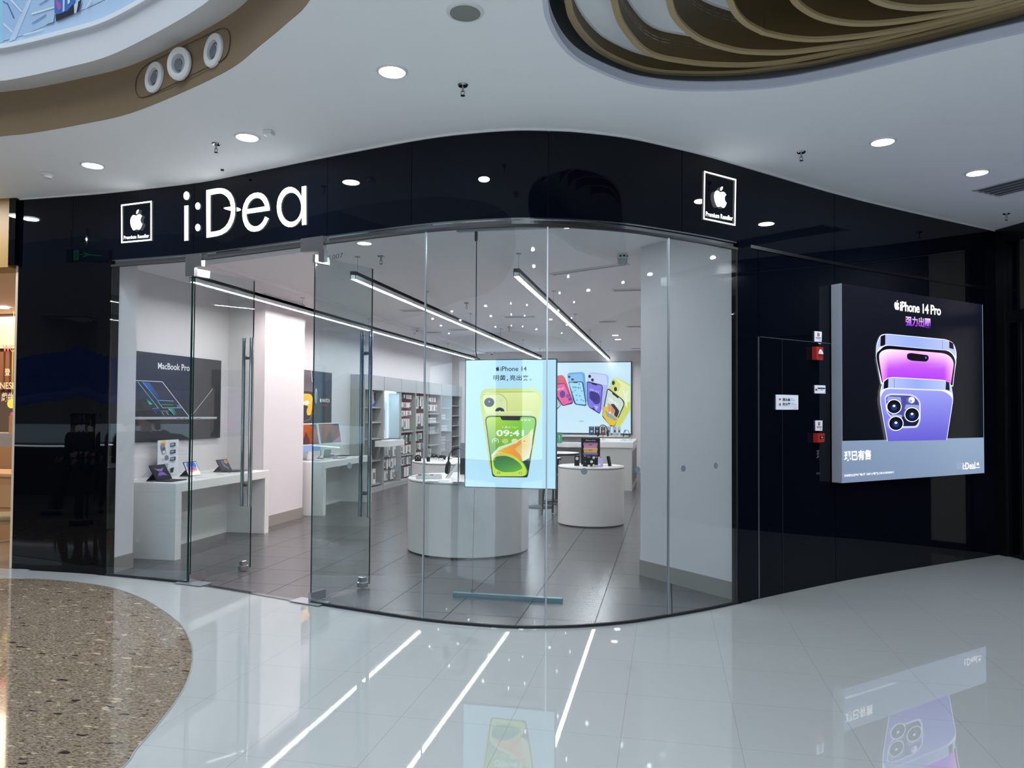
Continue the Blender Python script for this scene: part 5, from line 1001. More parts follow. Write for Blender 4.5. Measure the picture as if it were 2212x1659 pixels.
t, C, n = plate('fire_alarm_light', 'red wall alarm with a clear lamp at its lower corner', 'alarm', cf([(662, 308), (756, 322), (752, 498), (664, 490)]), .055, m_red, None, None, .05)
q = C[2]*.62+C[3]*.38+Vector((0, 0, .055)); MB().lathe([(0, .045), (.02, .045), (.035, .02), (.04, 0), (0, -.002)], 16).build('clear_lamp', mat('clear_lamp', (196, 200, 206), .15), t).location = q-ORG[t.name]-n*.015
MB().obox(C[0]*.75+C[2]*.25-Vector((0, 0, -.06)), (C[1]-C[0])*.4, n*.002, (0, 0, .006)).build('label_strip', m_plastic, t, world=True)
t, C, n = plate('fire_call_point', 'red square fire call point box low on the black wall', 'call point', cf([(680, 1505), (775, 1508), (773, 1625), (682, 1635)]), .055, m_red, None, None, .05)
q = lambda x, y, h: C[0]*(1-x)*(1-y)+C[1]*x*(1-y)+C[2]*x*y+C[3]*(1-x)*y+n*(.0006+h); a = Art(q, dl=.0006); a.poly([(.32, .28), (.86, .26), (.86, .62), (.32, .64)], (16, 14, 16)); a.ell(.6, .45, .14, .11, (176, 160, 140), 14); a.line([(.3, .72), (.88, .70)], .03, (190, 80, 70)); a.build('button_window', m_print, t)
pz = oncurve(1700, 733, FAC, .003)
struct(MB().ribbon(sub(FAC, .815, 1.60), pz.z-.004, pz.z+.002, -.001, .004), 'trim_13', mat('thin_metal_line', (120, 130, 140), .3, .8))
pv = oncurve(1689, 800, FAC, .003).x; struct(MB().ribbon(sub(FAC, pv, pv+.006), .01, pz.z-.004, -.001, .003), 'trim_14', mat('dark_joint', (40, 44, 50), .3, .6))
struct(MB().ribbon(sub(FAC, .796, .806), .01, pz.z, -.001, .004), 'trim_15', MATS['thin_metal_line'])
# safety dots on the glass
for k, (x, y, lb) in enumerate(((1476, 1012, 'grey round dot sticker on the far right pane, left one of the pair'), (1546, 1006, 'grey round dot sticker on the far right pane, right one of the pair'), (1262, 1018, 'grey round dot sticker over the small drum table'), (1377, 1015, 'grey round dot sticker at the edge of the white pillar'), (360, 989, 'grey round dot sticker on the left pane near the tablets'), (857, 1011, 'grey round dot sticker over the shelf wall'), (755, 1006, 'faint grey round dot sticker near the right door handle'))):
    c = oncurve(x, y, FAC, .0075); u_ = (oncurve(x+4, y, FAC, .0075)-c).normalized(); r_ = .026
    mb = MB(); nn = u_.cross(Vector((0, 0, 1))); mb.add([c+u_*r_*cos(2*pi*i/20)+Vector((0, 0, r_*sin(2*pi*i/20))) for i in range(20)]+[c+nn*.001+u_*r_*cos(2*pi*i/20)+Vector((0, 0, r_*sin(2*pi*i/20))) for i in range(20)], [tuple(range(20)), tuple(range(39, 19, -1))]+[(i, (i+1) % 20, 20+(i+1) % 20, 20+i) for i in range(20)])
    tag(mb.build('dot_sticker', m_greydot), lb, 'sticker', 'grey dot stickers on the glass')
art = Art(fa(.0085)); art.L = 0; art.text('1007', (712, 561), (741, 556), (712, 551), (40, 50, 52), .0); tag(art.mb.build('door_number', m_print), 'small dark shop number 1007 on the glass beside the entrance', 'number')
# ================================================================ ceiling things
m_dln = mat('downlight_face', (240, 248, 255), .4, emis=14)
for (x, y), lb in zip(DLP, ('round white downlight above the glass curve, nearest and largest one', 'round white downlight above the large letters', 'round white downlight at the far left of the mall ceiling', 'round white downlight above the right wing of the fascia, left one', 'round white downlight at the far right of the mall ceiling')):
    t = thing('downlight', lb, 'downlight', (x, y, HC-.012), 'round recessed downlights in the mall ceiling')
    MB().lathe([(.085, .0), (.098, .004), (.103, .012), (.085, .012)], 32).build('ring', m_plastic, t); MB().cyl((0, 0), .085, .004, .011, 32).build('lamp_face', m_dln, t)
for x, y in DLB: struct(MB().cyl((x, y), .09, HC-.008, HC-.002, 20), 'ceiling_downlight', m_dln)
def sprinkler(p, label, z, s=1.0):
    t = thing('sprinkler', label, 'sprinkler', (p[0], p[1], z), 'fire sprinklers on the ceilings')
    MB().lathe([(0, -.012), (.03, -.01), (.036, -.001), (0, -.001)], 20).build('flange', m_steel, t); MB().cyl((0, 0), .008, -.045, -.011, 10).tube([(.012, 0, -.04), (.012, 0, -.06), (0, 0, -.07)], .003, 5).tube([(-.012, 0, -.04), (-.012, 0, -.06), (0, 0, -.07)], .003, 5).build('body', m_steel, t); MB().cyl((0, 0), .016, -.074, -.071, 14).build('deflector', m_steel, t)
    t.scale = (s, s, s); return t
for p, lb in (((-1.342, 4.787), 'metal sprinkler in the centre of the mall ceiling, above the glass curve'), ((-3.631, 5.47), 'metal sprinkler left, between two downlights above the large letters'), ((1.099, 6.567), 'metal sprinkler above the right apple badge'), ((3.614, 9.005), 'metal sprinkler near the right ceiling corner')): sprinkler(p, lb, HC-.001)
for q, lb in (((823, 553), 'small sprinkler on the shop ceiling over the right glass door'), ((1008, 654), 'small sprinkler on the shop ceiling between two linear lights'), ((1100, 706), 'small sprinkler deep in the shop near the middle light end'), ((839, 711), 'small sprinkler on the shop ceiling near the shelf wall')): sprinkler(Zp(*q, HS), lb, HS-.001, 1.2)
t = thing('smoke_detector', 'small round white smoke detector at the left end of the mall ceiling', 'smoke detector', (-5.646, 5.882, HC-.001)); MB().lathe([(0, -.045), (.03, -.042), (.04, -.028), (.04, -.022)], 20).build('sensor', m_plastic, t); MB().lathe([(.037, -.024), (.052, -.018), (.056, -.002), (0, -.001)], 24).build('base', m_plastic, t); MB().cyl((0, 0), .037, -.025, -.021, 18).build('slots', m_rubber, t)
t = thing('ceiling_sensor_box', 'tiny square white box on the ceiling right of a downlight', 'sensor', (-3.059, 5.301, HC)); MB().box(-.035, .035, -.035, .035, -.036, -.001).build('box', m_plastic, t, bevel=.004)
t = thing('ceiling_camera', 'tiny dark camera dot on the ceiling above the letter D', 'camera', (-3.967, 6.076, HC)); MB().lathe([(0, -.016), (.013, -.012), (.016, -.001), (0, -.001)], 16).build('lens', m_rubber, t)
t = thing('ceiling_speaker', 'round grey ceiling loudspeaker with a white ring at the top edge', 'speaker', (-1.085, 3.905, HC)); MB().lathe([(.084, -.010), (.098, -.008), (.104, -.001), (.084, -.001)], 40).build('ring', m_plastic, t); MB().cyl((0, 0), .085, -.008, -.002, 40).build('grille', mat('grey_speaker_mesh', (136, 142, 138), .7), t)
VA, VB = Zp(2098, 411, HC), Zp(2157, 425, HC); VC = Zp(2212, 381.5, HC); vd = (VC-VA).normalized(); vn = Vector((-vd.y, vd.x, 0)); wv = abs((VB-VA).dot(vn)); 
if (VB-VA).dot(vn) < 0: vn = -vn
t = thing('linear_ceiling_vent', 'long slotted air vent in the ceiling at the right edge', 'vent', VA)
mb = MB(); Lv = 1.5; o = VA-Vector((0, 0, .006)); mb.obox(o, vd*Lv, vn*.02, (0, 0, .005)).obox(o+vn*(wv-.02), vd*Lv, vn*.02, (0, 0, .005)).obox(o, vd*.02, vn*wv, (0, 0, .005)); mb.build('frame', m_plastic, t, world=True)
mb = MB(); 
for k in range(5): mb.obox(o+vn*(.03+k*(wv-.06)/4.6), vd*Lv, vn*.018, (0, 0, .004))
mb.build('slats', mat('vent_grey', (150, 152, 160), .5), t, world=True); MB().obox(o+Vector((0, 0, .0045)), vd*Lv, vn*wv, (0, 0, .001)).build('dark_cavity', mat('vent_dark', (74, 78, 88), .6), t, world=True)  # flat dark sheet painted as the shade behind the slats
A, B = Zp(1186, 591, HS), Zp(1350, 567, HS); dd = (B-A).normalized(); dnn = Vector((-dd.y, dd.x, 0))
t = thing('linear_ceiling_vent', 'slim long air slot on the shop ceiling beside the dome camera', 'vent', A); MB().obox(A-Vector((0, 0, .012)), dd*(B-A).length, dnn*.10, (0, 0, .011)).build('frame', m_plastic, t, world=True); MB().obox(A-Vector((0, 0, .0135))+dnn*.02+dd*.02, dd*((B-A).length-.04), dnn*.06, (0, 0, .0015)).build('slot', MATS['vent_grey'], t, world=True)
for k, (x, y, L_, lb) in enumerate(((1320, 624, .62, 'white framed air vent near the white pillar top'), (862, 669, .5, 'grey ceiling air vent under the middle linear light'), (1084, 683, .6, 'grey ceiling air vent between the middle and right lights'), (896, 717, .55, 'small far ceiling air vent near the left linear light'), (965, 711, .6, 'far ceiling air vent left of the cable'), (1291, 693, .35, 'small white framed vent beyond the pillar vent'), (1352, 704, .5, 'small slot vent close to the pillar edge'), (1362, 752, .35, 'tiny grille vent at the far ceiling by the pillar'))):
    p = Zp(x, y, HS); t = thing('ceiling_vent', lb, 'vent', p, 'air vents on the shop ceiling'); p = p-Vector((0, 0, .01))
    MB().box(p.x, p.x+L_, p.y, p.y+.2, p.z, p.z+.009).build('frame', m_plastic, t, world=True); MB().box(p.x+.03, p.x+L_-.03, p.y+.03, p.y+.17, p.z-.002, p.z).build('grille', MATS['vent_grey'], t, world=True)
t = thing('downlight', 'round shop ceiling downlight behind the glass joint, above the hanging poster', 'downlight', (-.9, 6.75, HS), 'downlights on the shop ceiling'); MB().lathe([(.07, -.006), (.09, -.001), (.07, -.001)], 24).build('ring', m_plastic, t); MB().cyl((0, 0), .07, -.005, -.002, 24).build('lamp_face', m_dln, t)  # fixture for the lamp added to light the pillar
p = Zp(1345, 549, HS); t = thing('dome_camera', 'white dome camera hanging from the shop ceiling near the pillar', 'camera', (p.x, p.y, HS)); MB().lathe([(.056, -.001), (.056, -.05), (.05, -.052)], 24).build('collar', m_plastic, t); MB().lathe([(.052, -.05), (.048, -.09), (.03, -.118), (0, -.128)], 24).build('dome', mat('pale_dome', (170, 184, 186), .2), t)
for a_ in (-70, -20, -110): MB().box(-.012, .012, -.058, -.055, -.036, -.02).build('vent_slot', m_rubber, t).rotation_euler = (0, 0, radians(a_+90))
for (q, lb) in (((902, 709), 'small white bullet camera above the shelf wall'), ((1063, 760), 'tiny white camera at the back wall above the poster'), ((1340, 760), 'tiny white camera at the back wall by the pillar'), ((455, 561), 'white round camera just inside the left door')):
    p = Zp(*q, HS); near = q[0] == 455
    if near: p = Vector((-4.25, 6.75, 3.3))
    s_ = 1.3 if q[0] > 1000 else 1.0; t = thing('ceiling_camera', lb, 'camera', (p.x, p.y, HS-.001), 'small white cameras on the shop ceiling'); MB().lathe([(0, -.06*s_), (.03*s_, -.055*s_), (.05*s_, -.03*s_), (.055*s_, 0)], 18).build('body', m_plastic, t); MB().cyl((0, -.03*s_), .02*s_, -.066*s_, -.05*s_, 12).build('lens', m_rubber, t)
for q, lb in (((787, 525), 'round shop ceiling downlight just inside the right glass door'), ((1329, 724), 'round shop ceiling downlight near the pillar, upper one'), ((1335, 733), 'round shop ceiling downlight near the pillar, lower one')):
    p = Zp(*q, HS); t = thing('downlight', lb, 'downlight', (p.x, p.y, HS), 'downlights on the shop ceiling'); MB().lathe([(.07, -.006), (.09, -.001), (.07, -.001)], 24).build('ring', m_plastic, t); MB().cyl((0, 0), .07, -.005, -.002, 24).build('lamp_face', m_dln, t)
# ================================================================ air nozzles on the brown band
VE = [p for p in VE if p[0] < -1.7 and p[1] > 3.4]
NZ = [((335, 168), 'round white air nozzle on the brown band, leftmost of the three', 0), ((397, 142), 'round white air nozzle hanging loose from the brown band, middle of the three', 1), ((463, 110), 'round white air nozzle on the brown band, rightmost of the three', 0)]
for (px_, py_), lb, loose in NZ:
    c = oncurve(px_, py_, VE, .001); u_ = (oncurve(px_+3, py_, VE, .001)-oncurve(px_-3, py_, VE, .001)); u_.z = 0; u_.normalize(); n = u_.cross(Vector((0, 0, 1)))
    if n.dot(CAM-c) < 0: n = -n
    t = thing('air_nozzle', lb, 'air nozzle', c+n*(.03 if loose else .002), 'three round air nozzles')
    mats = Matrix((u_, Vector((0, 0, 1)).cross(n)*0+Vector((0, 0, 1)), n)).transposed(); t.rotation_mode = 'QUATERNION'
    q_ = mats.to_quaternion(); t.rotation_quaternion = q_
    if loose:
        from mathutils import Quaternion
        t.rotation_quaternion = q_ @ Quaternion((0, 1, 0), radians(10)) @ Quaternion((1, 0, 0), radians(6))
    MB().lathe([(.062, .0), (.066, .016), (.085, .022), (.108, .014), (.112, 0)], 36).build('ring', m_plastic, t)
    MB().lathe([(.064, .012), (.058, -.004), (.046, -.012), (.04, .004), (.036, .006)], 30).build('inner_cup', mat('nozzle_cup', (196, 198, 200), .35), t); MB().cyl((-.008, -.004), .04, -.004, .0065, 26).build('core', mat('nozzle_core', (110, 118, 128), .4), t)
    if loose: MB().lathe([(.105, -.03), (.105, -.001)], 30).build('sleeve', m_alu, t); 
# stadium shaped cover plate outline behind the nozzles
pl = [(305, 150), (318, 138), (478, 60), (492, 62), (498, 80), (494, 112), (484, 128), (320, 208), (300, 212), (292, 196), (294, 168)]
pl = rpoly(pl, 10); A1 = [oncurve(x, y, VE, .004) for x, y in pl]; mb = MB(); 
for off_, rr_ in ((0, .003),): mb.tube(A1+[A1[0]], rr_, 5, cap=False)
t = tag(mb.build('access_plate_rim', mat('brown_joint', (84, 66, 48), .6)), 'rounded rim of the access plate around the three air nozzles', 'access plate')
# mural on the board above the slab
art = Art(lambda x, y, h: oncurve(x, y, VE, .152+h), crop(0, 0, 6.506), dl=.0006)
def strip(P, c): art.poly(P, c)
art.grad([(0, -300), (0, 585), (300, 505), (800, 292), (1200, 120), (1500, -20), (1900, -300)], lambda u, v: mixc((150, 184, 222), (186, 206, 230), u+.3*v), 10, 6)
strip([(-40, -300), (0, -300), (48, 60), (44, 592), (0, 600)], (150, 200, 224)); strip([(120, 585), (420, -60), (470, -60), (215, 555)], (190, 208, 232)); strip([(90, 40), (110, 40), (208, 262), (185, 255)], (84, 112, 152)); strip([(40, 10), (120, 60), (100, 60), (40, 30)], (84, 112, 152)); strip([(50, 318), (180, 440), (168, 466), (46, 340)], (214, 226, 236)); strip([(130, -10), (160, -10), (310, 160), (296, 172)], (214, 226, 236))
strip([(440, 185), (760, 90), (765, 112), (450, 208)], (216, 226, 232)); strip([(540, 68), (660, -10), (690, -10), (560, 68)], (110, 136, 172)); strip([(440, 328), (650, 196), (650, 214), (460, 332)], (110, 136, 172)); strip([(320, 484), (600, 402), (596, 418), (330, 500)], (216, 226, 232)); strip([(650, 210), (770, 175), (750, 310), (640, 340)], (170, 196, 222))
strip([(765, -60), (1050, -60), (1048, 40), (940, 150), (830, 200), (765, 180)], (60, 112, 190)); strip([(780, 205), (950, 160), (1038, 50), (1040, 190), (785, 298)], (34, 34, 52)); strip([(785, -20), (850, 60), (856, 120), (820, 150), (790, 60)], (190, 90, 160)); strip([(885, -40), (910, -40), (905, 150), (882, 170)], (200, 216, 232)); strip([(950, -40), (985, -40), (980, 40), (950, 60)], (206, 226, 240))
strip([(1040, 60), (1100, 30), (1070, 180), (1044, 190)], (200, 214, 232)); strip([(1100, 20), (1150, -10), (1108, 150), (1080, 180)], (36, 36, 58)); strip([(1195, 130), (1280, -20), (1300, -20), (1215, 120)], (214, 226, 234)); strip([(1480, 20), (1510, -20), (1530, -20), (1500, 12)], (214, 226, 234))
tag(art.mb.build('mural', m_print), 'pale blue printed mural on the board above the white balcony edge', 'mural')
# ================================================================ neighbouring shop at the far left
struct(MB().box(-9.5, -6.70, 6.50, 6.8, 3.12, HC+.01), 'wall_neighbour_fascia', mat('brass_panel', (150, 116, 62), .5))
struct(MB().box(-6.70, -6.62, 6.50, 6.72, 0.0 if False else 3.14, HC+.01), 'wall_neighbour_filler', m_blackgl)
struct(MB().box(-6.66, -6.60, 6.56, 12, 0, 3.14), 'wall_neighbour_side', mat('beige_marble_wall', (206, 188, 168), .35))
struct(MB().box(-14.2, -6.66, 12, 12.2, 0, 3.2), 'wall_neighbour_back', mat('warm_beige_wall', (196, 160, 128), .5))
struct(MB().box(-14.2, -6.6, 6.8, 12.2, 3.14, 3.2), 'ceiling_neighbour', mat('warm_ceiling', (220, 190, 160), .6))
struct(MB().box(-14.2, -6.62, 6.57, 12.2, -.02, 0), 'floor_neighbour', mat('brown_mosaic_floor', (140, 116, 94), .4))
t = thing('slatted_screen', 'brown slatted partition inside the neighbouring shop at the left edge', 'partition', (-10, 9.9, 0)); SCR = t; mb = MB()
for k in range(26): mb.box(-11.2+k*.11, -11.13+k*.11, 9.9, 9.95, 1.95, 2.55)
mb.build('slats', mat('brown_slat', (128, 86, 62), .5), t, world=True); MB().box(-11.3, -8.3, 9.95, 9.98, 1.9, 2.6).build('backing', mat('brown_backing', (96, 62, 46), .5), t, world=True); MB().box(-11.3, -8.3, 9.88, 9.98, 2.6, 3.13).build('header', MATS['beige_marble_wall'], t, world=True)
for q in ((4, 664), (6, 697), (7, 714)):
    p = Zp(*q, 3.13); struct(MB().cyl((p.x, p.y), .09, 3.12, 3.138, 20), 'ceiling_downlight', m_dln)
l = bpy.data.lights.new('warm_shop_lamp', 'AREA'); l.size = 2.2; l.energy = 120; l.color = (1, .82, .62); o = bpy.data.objects.new('warm_shop_lamp', l); o.location = (-9.4, 9.0, 3.1); col.objects.link(o)
def letters_at(s, px0, px1, pyb, pyt, Y, m, label, name='shop_lettering'):
    a = Art(yplane(Y)); a.text(s, (px0, pyb), (px1, pyb), (px0, pyt), (255, 255, 255), .01); a.mb.c = [None]*len(a.mb.c); tag(a.mb.build('lettering', m, SCR, world=True), label)
letters_at('WO', 6, 33, 760, 745, 9.8, mat('red_neon', (255, 92, 88), .4, emis=1.3), 'red glowing letters WO at the left edge')
letters_at('登', 10, 22, 811, 796, 9.7, mat('pale_letter', (230, 212, 190), .4), 'pale character below the red letters at the left edge')
letters_at('CHINESE', -26, 33, 840, 826, 9.6, MATS['pale_letter'], 'pale letters ending in NESE at the left edge')
letters_at('戲曲', 3, 28, 868, 848, 9.5, MATS['pale_letter'], 'two pale characters under the letters NESE at the left edge')
o = MB(); p = Yp(24, 872, 9.4); o.tube([(p.x, 9.4, p.z), (p.x, 9.42, p.z)], .07, 20).tube([(p.x, 9.41, p.z+.06), (p.x, 9.41, 3.138)], .003, 5); tag(o.build('round_lantern', mat('yellow_lantern', (214, 206, 80), .4, emis=.3)), 'round yellow disc in the neighbouring shop at the left edge', 'lantern')
# table, cabinet, bag, chair
t = thing('side_cabinet', 'light wood cabinet in the neighbouring shop behind the chair', 'cabinet', (-8.4, 8.0, 0)); wood = mat('light_wood', (176, 132, 90), .45)
MB().box(-9.2, -7.55, 7.9, 8.5, 0, .80).build('body', wood, t, world=True); MB().box(-9.22, -7.53, 7.88, 8.52, .80, .835).build('top', mat('pale_wood_top', (196, 154, 110), .4), t, world=True); MB().box(-9.1, -7.65, 7.885, 7.9, .42, .70).build('drawer', mat('pale_wood_drawer', (186, 142, 98), .45), t, world=True)
p = Zp(8, 1028, .835); t = thing('quilted_bag', 'black and cream patterned bag on the wood cabinet at the left edge', 'bag', (p.x-.05, 8.1, .836))
mb = MB(); mb.lathe([(0, 0), (.19, .01), (.21, .08), (.20, .20), (.15, .25), (0, .26)], 20); b = mb.build('bag_body', mat('patterned_fabric', (190, 184, 160), .6), t); b.scale = (1, .5, 1)
for k in range(7):
    m_ = MB().tube([(-.19+k*.06, -.095-.0*k, .02), (-.13+k*.05, -.11, .12), (-.17+k*.06, -.10, .22)], .008, 5).build('pattern_stripe', m_rubber, t)
bm2 = MATS['patterned_fabric']; nz = nd(bm2, 'ShaderNodeTexNoise'); nz.inputs['Scale'].default_value = 22; rp = nd(bm2, 'ShaderNodeValToRGB'); rp.color_ramp.elements[0].position = .46; rp.color_ramp.elements[1].position = .52; rp.color_ramp.elements[0].color = (.02, .02, .02, 1); rp.color_ramp.elements[1].color = lin((214, 206, 180)); lk(bm2, nz.outputs[0], rp.inputs[0]); lk(bm2, rp.outputs[0], bm2.node_tree.nodes['Principled BSDF'].inputs[0])
t = thing('product_shelf', 'grey counter shelf with boxes in the neighbouring shop above the patterned bag', 'shelf', (-9.5, 9.2, 0)); MB().box(-10.4, -8.6, 9.0, 9.4, 1.10, 1.30).build('shelf_front', mat('grey_counter', (150, 146, 142), .4), t, world=True); MB().box(-10.4, -8.6, 9.0, 9.4, 0, 1.10).build('body', wood, t, world=True)
tag(MB().box(-9.25, -9.02, 9.05, 9.25, 1.302, 1.55).build('gift_box', wood), 'wooden box on the grey counter shelf in the neighbouring shop', 'box'); tag(MB().box(-9.28, -9.1, 9.1, 9.2, 1.552, 1.60).build('gift_box', mat('pink_box', (224, 90, 160), .4)), 'small pink box on the wooden box in the neighbouring shop', 'box')
c0 = Zp(2, 1197, 0); t = thing('dining_chair', 'wooden chair with olive upholstered back at the left edge', 'chair', (-7.28, 7.02, 0), rz=radians(35))
oliv = mat('olive_fabric', (136, 116, 80), .7); cw = mat('chair_wood', (150, 118, 82), .5)
MB().box(-.22, .22, -.22, .22, .42, .48).build('seat', oliv, t, bevel=.02); mb = MB(); mb.add([(.18, -.22, .50), (.25, -.22, .50), (.33, -.20, .86), (.26, -.20, .86), (.18, .22, .50), (.25, .22, .50), (.33, .20, .86), (.26, .20, .86)], [(0, 1, 2, 3), (7, 6, 5, 4), (0, 4, 5, 1), (1, 5, 6, 2), (2, 6, 7, 3), (3, 7, 4, 0)]).build('backrest', oliv, t, bevel=.02)
for sx in (-1, 1):
    for sy in (-1, 1): MB().tube([(sx*.18, sy*.18, .42), (sx*.24, sy*.22, .004)], [.022, .016], 8).build('leg', cw, t)
MB().box(-.2, .2, -.2, -.18, .38, .42).box(-.2, .2, .18, .2, .38, .42).tube([(-.2, -.2, .16), (.2, -.2, .22)], .012, 6).build('rail', cw, t)
# hanging exit sign beside the frame, mirrored in the left fascia
t = thing('exit_sign', 'green hanging exit sign, seen mirrored in the black fascia at the left', 'exit sign', (-7.1, 5.35, 3.45))
MB().box(-7.28, -6.92, 5.34, 5.36, 3.44, 3.60).build('sign_box', m_black, t, world=True)
for s_ in (-1, 1): MB().tube([(-7.1+s_*.12, 5.35, 3.60), (-7.1+s_*.12, 5.35, HC)], .006, 6).build('rod', m_steel, t, world=True)
a = Art(lambda x, y, h: (-6.93-.34*x, 5.361+h, 3.59-.14*y)); G = (60, 220, 120); a.poly([(.36, .06), (.64, .06), (.64, .94), (.36, .94)], G); a.ell(.53, .2, .03, .07, (10, 60, 30), 10); a.line([(.5, .3), (.48, .58), (.55, .68), (.53, .88)], .04, (10, 60, 30)); a.line([(.48, .58), (.42, .72)], .04, (10, 60, 30)); a.line([(.42, .4), (.5, .34), (.58, .42)], .03, (10, 60, 30)); a.line([(.30, .5), (.08, .5)], .06, G); a.line([(.16, .3), (.06, .5), (.16, .7)], .05, G); a.build('pictogram', m_lit, t)
# ================================================================ the mall behind the camera
m_mallw = mat('mall_wall', (120, 118, 116), .6)
struct(MB().box(-15, 9, -9.1, -9, -.02, 7.2), 'wall_mall_back', m_mallw); struct(MB().box(9, 9.1, -9, 6.0, -.02, 4), 'wall_mall_right', mat('dark_mall_wall', (14, 14, 18), .5)); struct(MB().box(-15.1, -15, -9, 6.6, -.02, 7.2), 'wall_mall_left', m_mallw)
m_fillglow = mat('lit_shop_window', (226, 236, 246), .4, emis=1.5)  # glowing panels added to brighten the mall ceiling, standing for shopfronts opposite
for x0_, x1_ in ((-13.5, -9.2), (-8.2, -4.2), (1.2, 4.6)): struct(MB().box(x0_, x1_, -9.0, -8.95, .3, 3.1), 'window_mall_shop', m_fillglow)
def refl(px, py, Y):
    p = oncurve(px, py, FAC, 0); d = ray(px, py); q = oncurve(px+2, py, FAC, 0)-oncurve(px-2, py, FAC, 0); q.z = 0; n = Vector((q.y, -q.x, 0)).normalized(); d = d-2*d.dot(n)*n; return p+d*((Y-p.y)/d.y)
A = refl(818, 790, -6); B = refl(702, 790, -6); zt_ = refl(760, 765, -6).z
a = Art(lambda x, y, h: (A.x+(B.x-A.x)*x, -5.99+h, A.z+(zt_-A.z)*y)); a.text('三LING 周', (0, 0), (1, 0), (0, 1), (255, 60, 60), .01); t = tag(a.mb.build('neon_sign', mat('neon', (255, 50, 56), .4, emis=3)), 'red neon sign behind the viewer, mirrored faintly in the glass beside the right door', 'sign'); MATS['neon']
struct(MB().box(min(A.x, B.x)-1.5, max(A.x, B.x)+1.5, -6.6, -6.0, 0, HC-.02), 'wall_mall_shop', mat('pale_shop_wall', (150, 152, 150), .5))
t = thing('bakery_kiosk', 'mall kiosk with lit glass case and blue roof band, mirrored in the left black panel', 'kiosk', (-11.4, .7, 0))
MB().box(-14, -9.6, .35, 1.2, 0, .98).build('base', mat('kiosk_base', (56, 58, 62), .3), t, world=True); MB().box(-14, -9.6, 1.2, 1.215, .93, .955).build('light_strip', mat('kiosk_strip', (220, 230, 240), .4, emis=6), t, world=True)
MB().box(-14, -9.6, .40, 1.15, 1.0, 1.34).build('glass_case', mat('kiosk_case', (150, 176, 190), .3, emis=1.6), t, world=True); MB().obox((-14.2, .3, 1.62), (5.1, 0, .75), (0, 1.0, 0), (0, 0, .75)).build('roof_band', mat('kiosk_roof', (50, 76, 150), .4, emis=.6), t, world=True)
for x in (-13.9, -9.7): MB().tube([(x, .7, 1.34), (x, .7, 1.7)], .03, 8).build('post', m_rubber, t, world=True)
# ---- two people walking past, mirrored in the left black panel
def skin(name, chain, m, parent, lv=2):
    verts, edges, rad = chain; me = bpy.data.meshes.new(name); me.from_pydata(verts, edges, []); o = bpy.data.objects.new(name, me); col.objects.link(o); o.parent = parent
    sk = o.modifiers.new('skin', 'SKIN'); sv = me.skin_vertices[0].data if me.skin_vertices else None
    if sv is None: 
        me2 = me; bmx = bmesh.new(); bmx.from_mesh(me2); lay = bmx.verts.layers.skin.verify(); bmx.to_mesh(me2); bmx.free(); sv = me.skin_vertices[0].data
    for i, r in enumerate(rad): sv[i].radius = (r, r) if not isinstance(r, tuple) else r
    sv[0].use_root = True
    sb = o.modifiers.new('sub', 'SUBSURF'); sb.levels = lv; sb.render_levels = lv; me.materials.append(m); sk.use_smooth_shade = True; return o
def chainset(chs):
    V = []; E_ = []; Rr = []; idx = {}
    for ch in chs:
        prev = None
        for p_, r in ch:
            k = tuple(round(c, 4) for c in p_)
            if k not in idx: idx[k] = len(V); V.append(k); Rr.append(r)
            if prev is not None: E_.append((prev, idx[k]))
            prev = idx[k]
    return V, E_, Rr
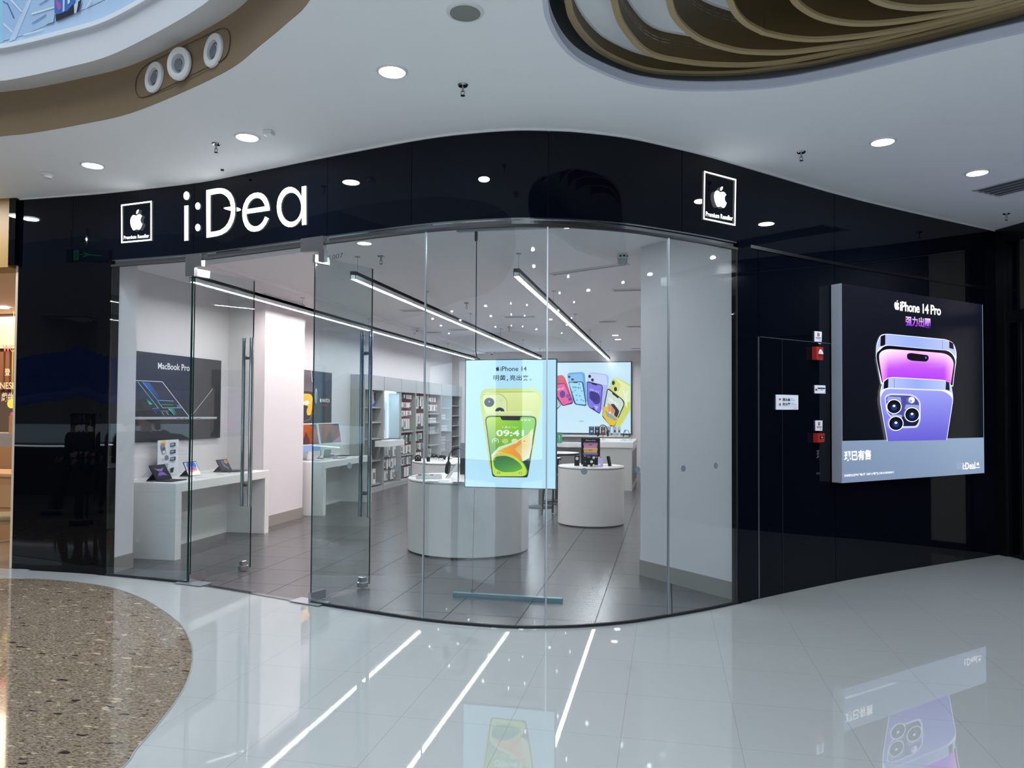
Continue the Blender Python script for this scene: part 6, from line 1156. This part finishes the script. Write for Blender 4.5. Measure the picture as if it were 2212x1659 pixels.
def person(loc, rz, label, s, topc, legc, stride, hairc=(20, 18, 18), tail=False):
    t = thing('person', label, 'person', loc, 'people walking past', rz); t.scale = (s, s, s)
    sk_ = mat('skin', (196, 150, 126), .5); P = (0, 0, .95); ch = (0, 0, 1.20); ne = (0, 0, 1.42)
    legs = []
    for sy, f in ((-1, stride), (1, -stride)): legs.append([(P, (.12, .15)), ((0, sy*.09, .90), .088), ((f*.18+.02, sy*.10, .50), .062), ((f*.34-.03*(f < 0), sy*.10, .09+(.05 if f < 0 else 0)), .04)])
    arms = []
    for sy, f in ((-1, .4), (1, .3)): arms.append([(ch, (.11, .15)), ((0, sy*.16, 1.36), .062), ((-.06, sy*.22, 1.10), .045), ((.14, sy*.17, .98), .034)])
    body = chainset([[(P, (.12, .15)), (ch, (.11, .15)), ((0, 0, 1.36), (.08, .10)), (ne, .05), ((.01, 0, 1.50), .055), ((.02, 0, 1.58), (.085, .075)), ((.01, 0, 1.66), (.075, .07))]]+legs+arms)
    skin('body', body, sk_, t)
    jc = chainset([[(P, (.145, .175)), (ch, (.145, .18)), ((0, 0, 1.37), (.10, .12))]]+[[(ch, (.145, .18)), (a[1][0], .085), (a[2][0], .068), (tuple(a[2][0][i]+(a[3][0][i]-a[2][0][i])*.85 for i in range(3)), .05)] for a in arms]); skin('jacket', jc, mat('jacket_%d' % int(s*1000), topc, .8), t)
    tc = chainset([[(P, (.135, .165)), (l_[1][0], .108), (l_[2][0], .085), (l_[3][0], .07)] for l_ in legs]); skin('trousers', tc, mat('trousers_%d' % int(s*1000), legc, .8), t)
    for l_ in legs: a_ = l_[3][0]; MB().box(a_[0]-.08, a_[0]+.17, a_[1]-.045, a_[1]+.045, a_[2]-.088, a_[2]-.02).build('shoe', m_rubber, t, bevel=.02)
    hc = [[((-.02, 0, 1.62), (.095, .09)), ((-.01, 0, 1.69), (.085, .08))]]+([[((-.02, 0, 1.62), (.095, .09)), ((-.13, 0, 1.58), .035), ((-.15, 0, 1.42), .025)]] if tail else [[((-.02, 0, 1.62), (.095, .09)), ((-.05, 0, 1.54), .07)]])
    skin('hair', chainset(hc), mat('hair', hairc, .6), t)
    mb = MB(); mb.lathe([(0, .012), (.012, 0), (0, -.02)], 8, c=(.105, 0)); mb.v = [(x, y, z+1.575) for x, y, z in mb.v]; mb.build('nose', sk_, t)
    for sy in (-1, 1):
        mb = MB(); mb.lathe([(0, .008), (.009, 0), (0, -.008)], 8, c=(.092, sy*.03)); mb.v = [(x, y, z+1.60) for x, y, z in mb.v]; mb.build('eye', m_rubber, t)
    mb = MB().box(.09, .1, -.022, .022, 1.528, 1.535); mb.build('mouth', mat('lips', (160, 90, 84), .5), t)
    for a in arms:
        h_ = Vector(a[3][0]); d_ = (h_-Vector(a[2][0])).normalized(); cs_ = [[(tuple(h_), .03), (tuple(h_+d_*.07), (.034, .018))]]
        sd_ = d_.cross(Vector((0, 0, 1))).normalized()
        for k in range(4):
            b0 = h_+d_*.075+sd_*(.022-.015*k); L_ = (.03, .036, .034, .026)[k]; dn_ = Vector((0, 0, -1)); cs_.append([(tuple(h_+d_*.07), (.034, .018)), (tuple(b0), .009), (tuple(b0+d_*L_*.7+dn_*.008), .008), (tuple(b0+d_*L_+dn_*.03), .007)])
        cs_.append([(tuple(h_), .03), (tuple(h_+d_*.03+sd_*.035), .011), (tuple(h_+d_*.06+sd_*.045+Vector((0, 0, -.02))), .008)])
        skin('hand', chainset(cs_), sk_, t, 1)
person((-9.25, 3.25, 0), pi, 'person in dark short coat walking left, mirrored in the black panel, front one', .92, (30, 30, 34), (24, 24, 30), .9)
person((-8.15, 3.95, 0), pi, 'person with tied hair in dark jacket walking left, mirrored in the black panel', .95, (18, 20, 30), (20, 22, 32), .4, tail=True)
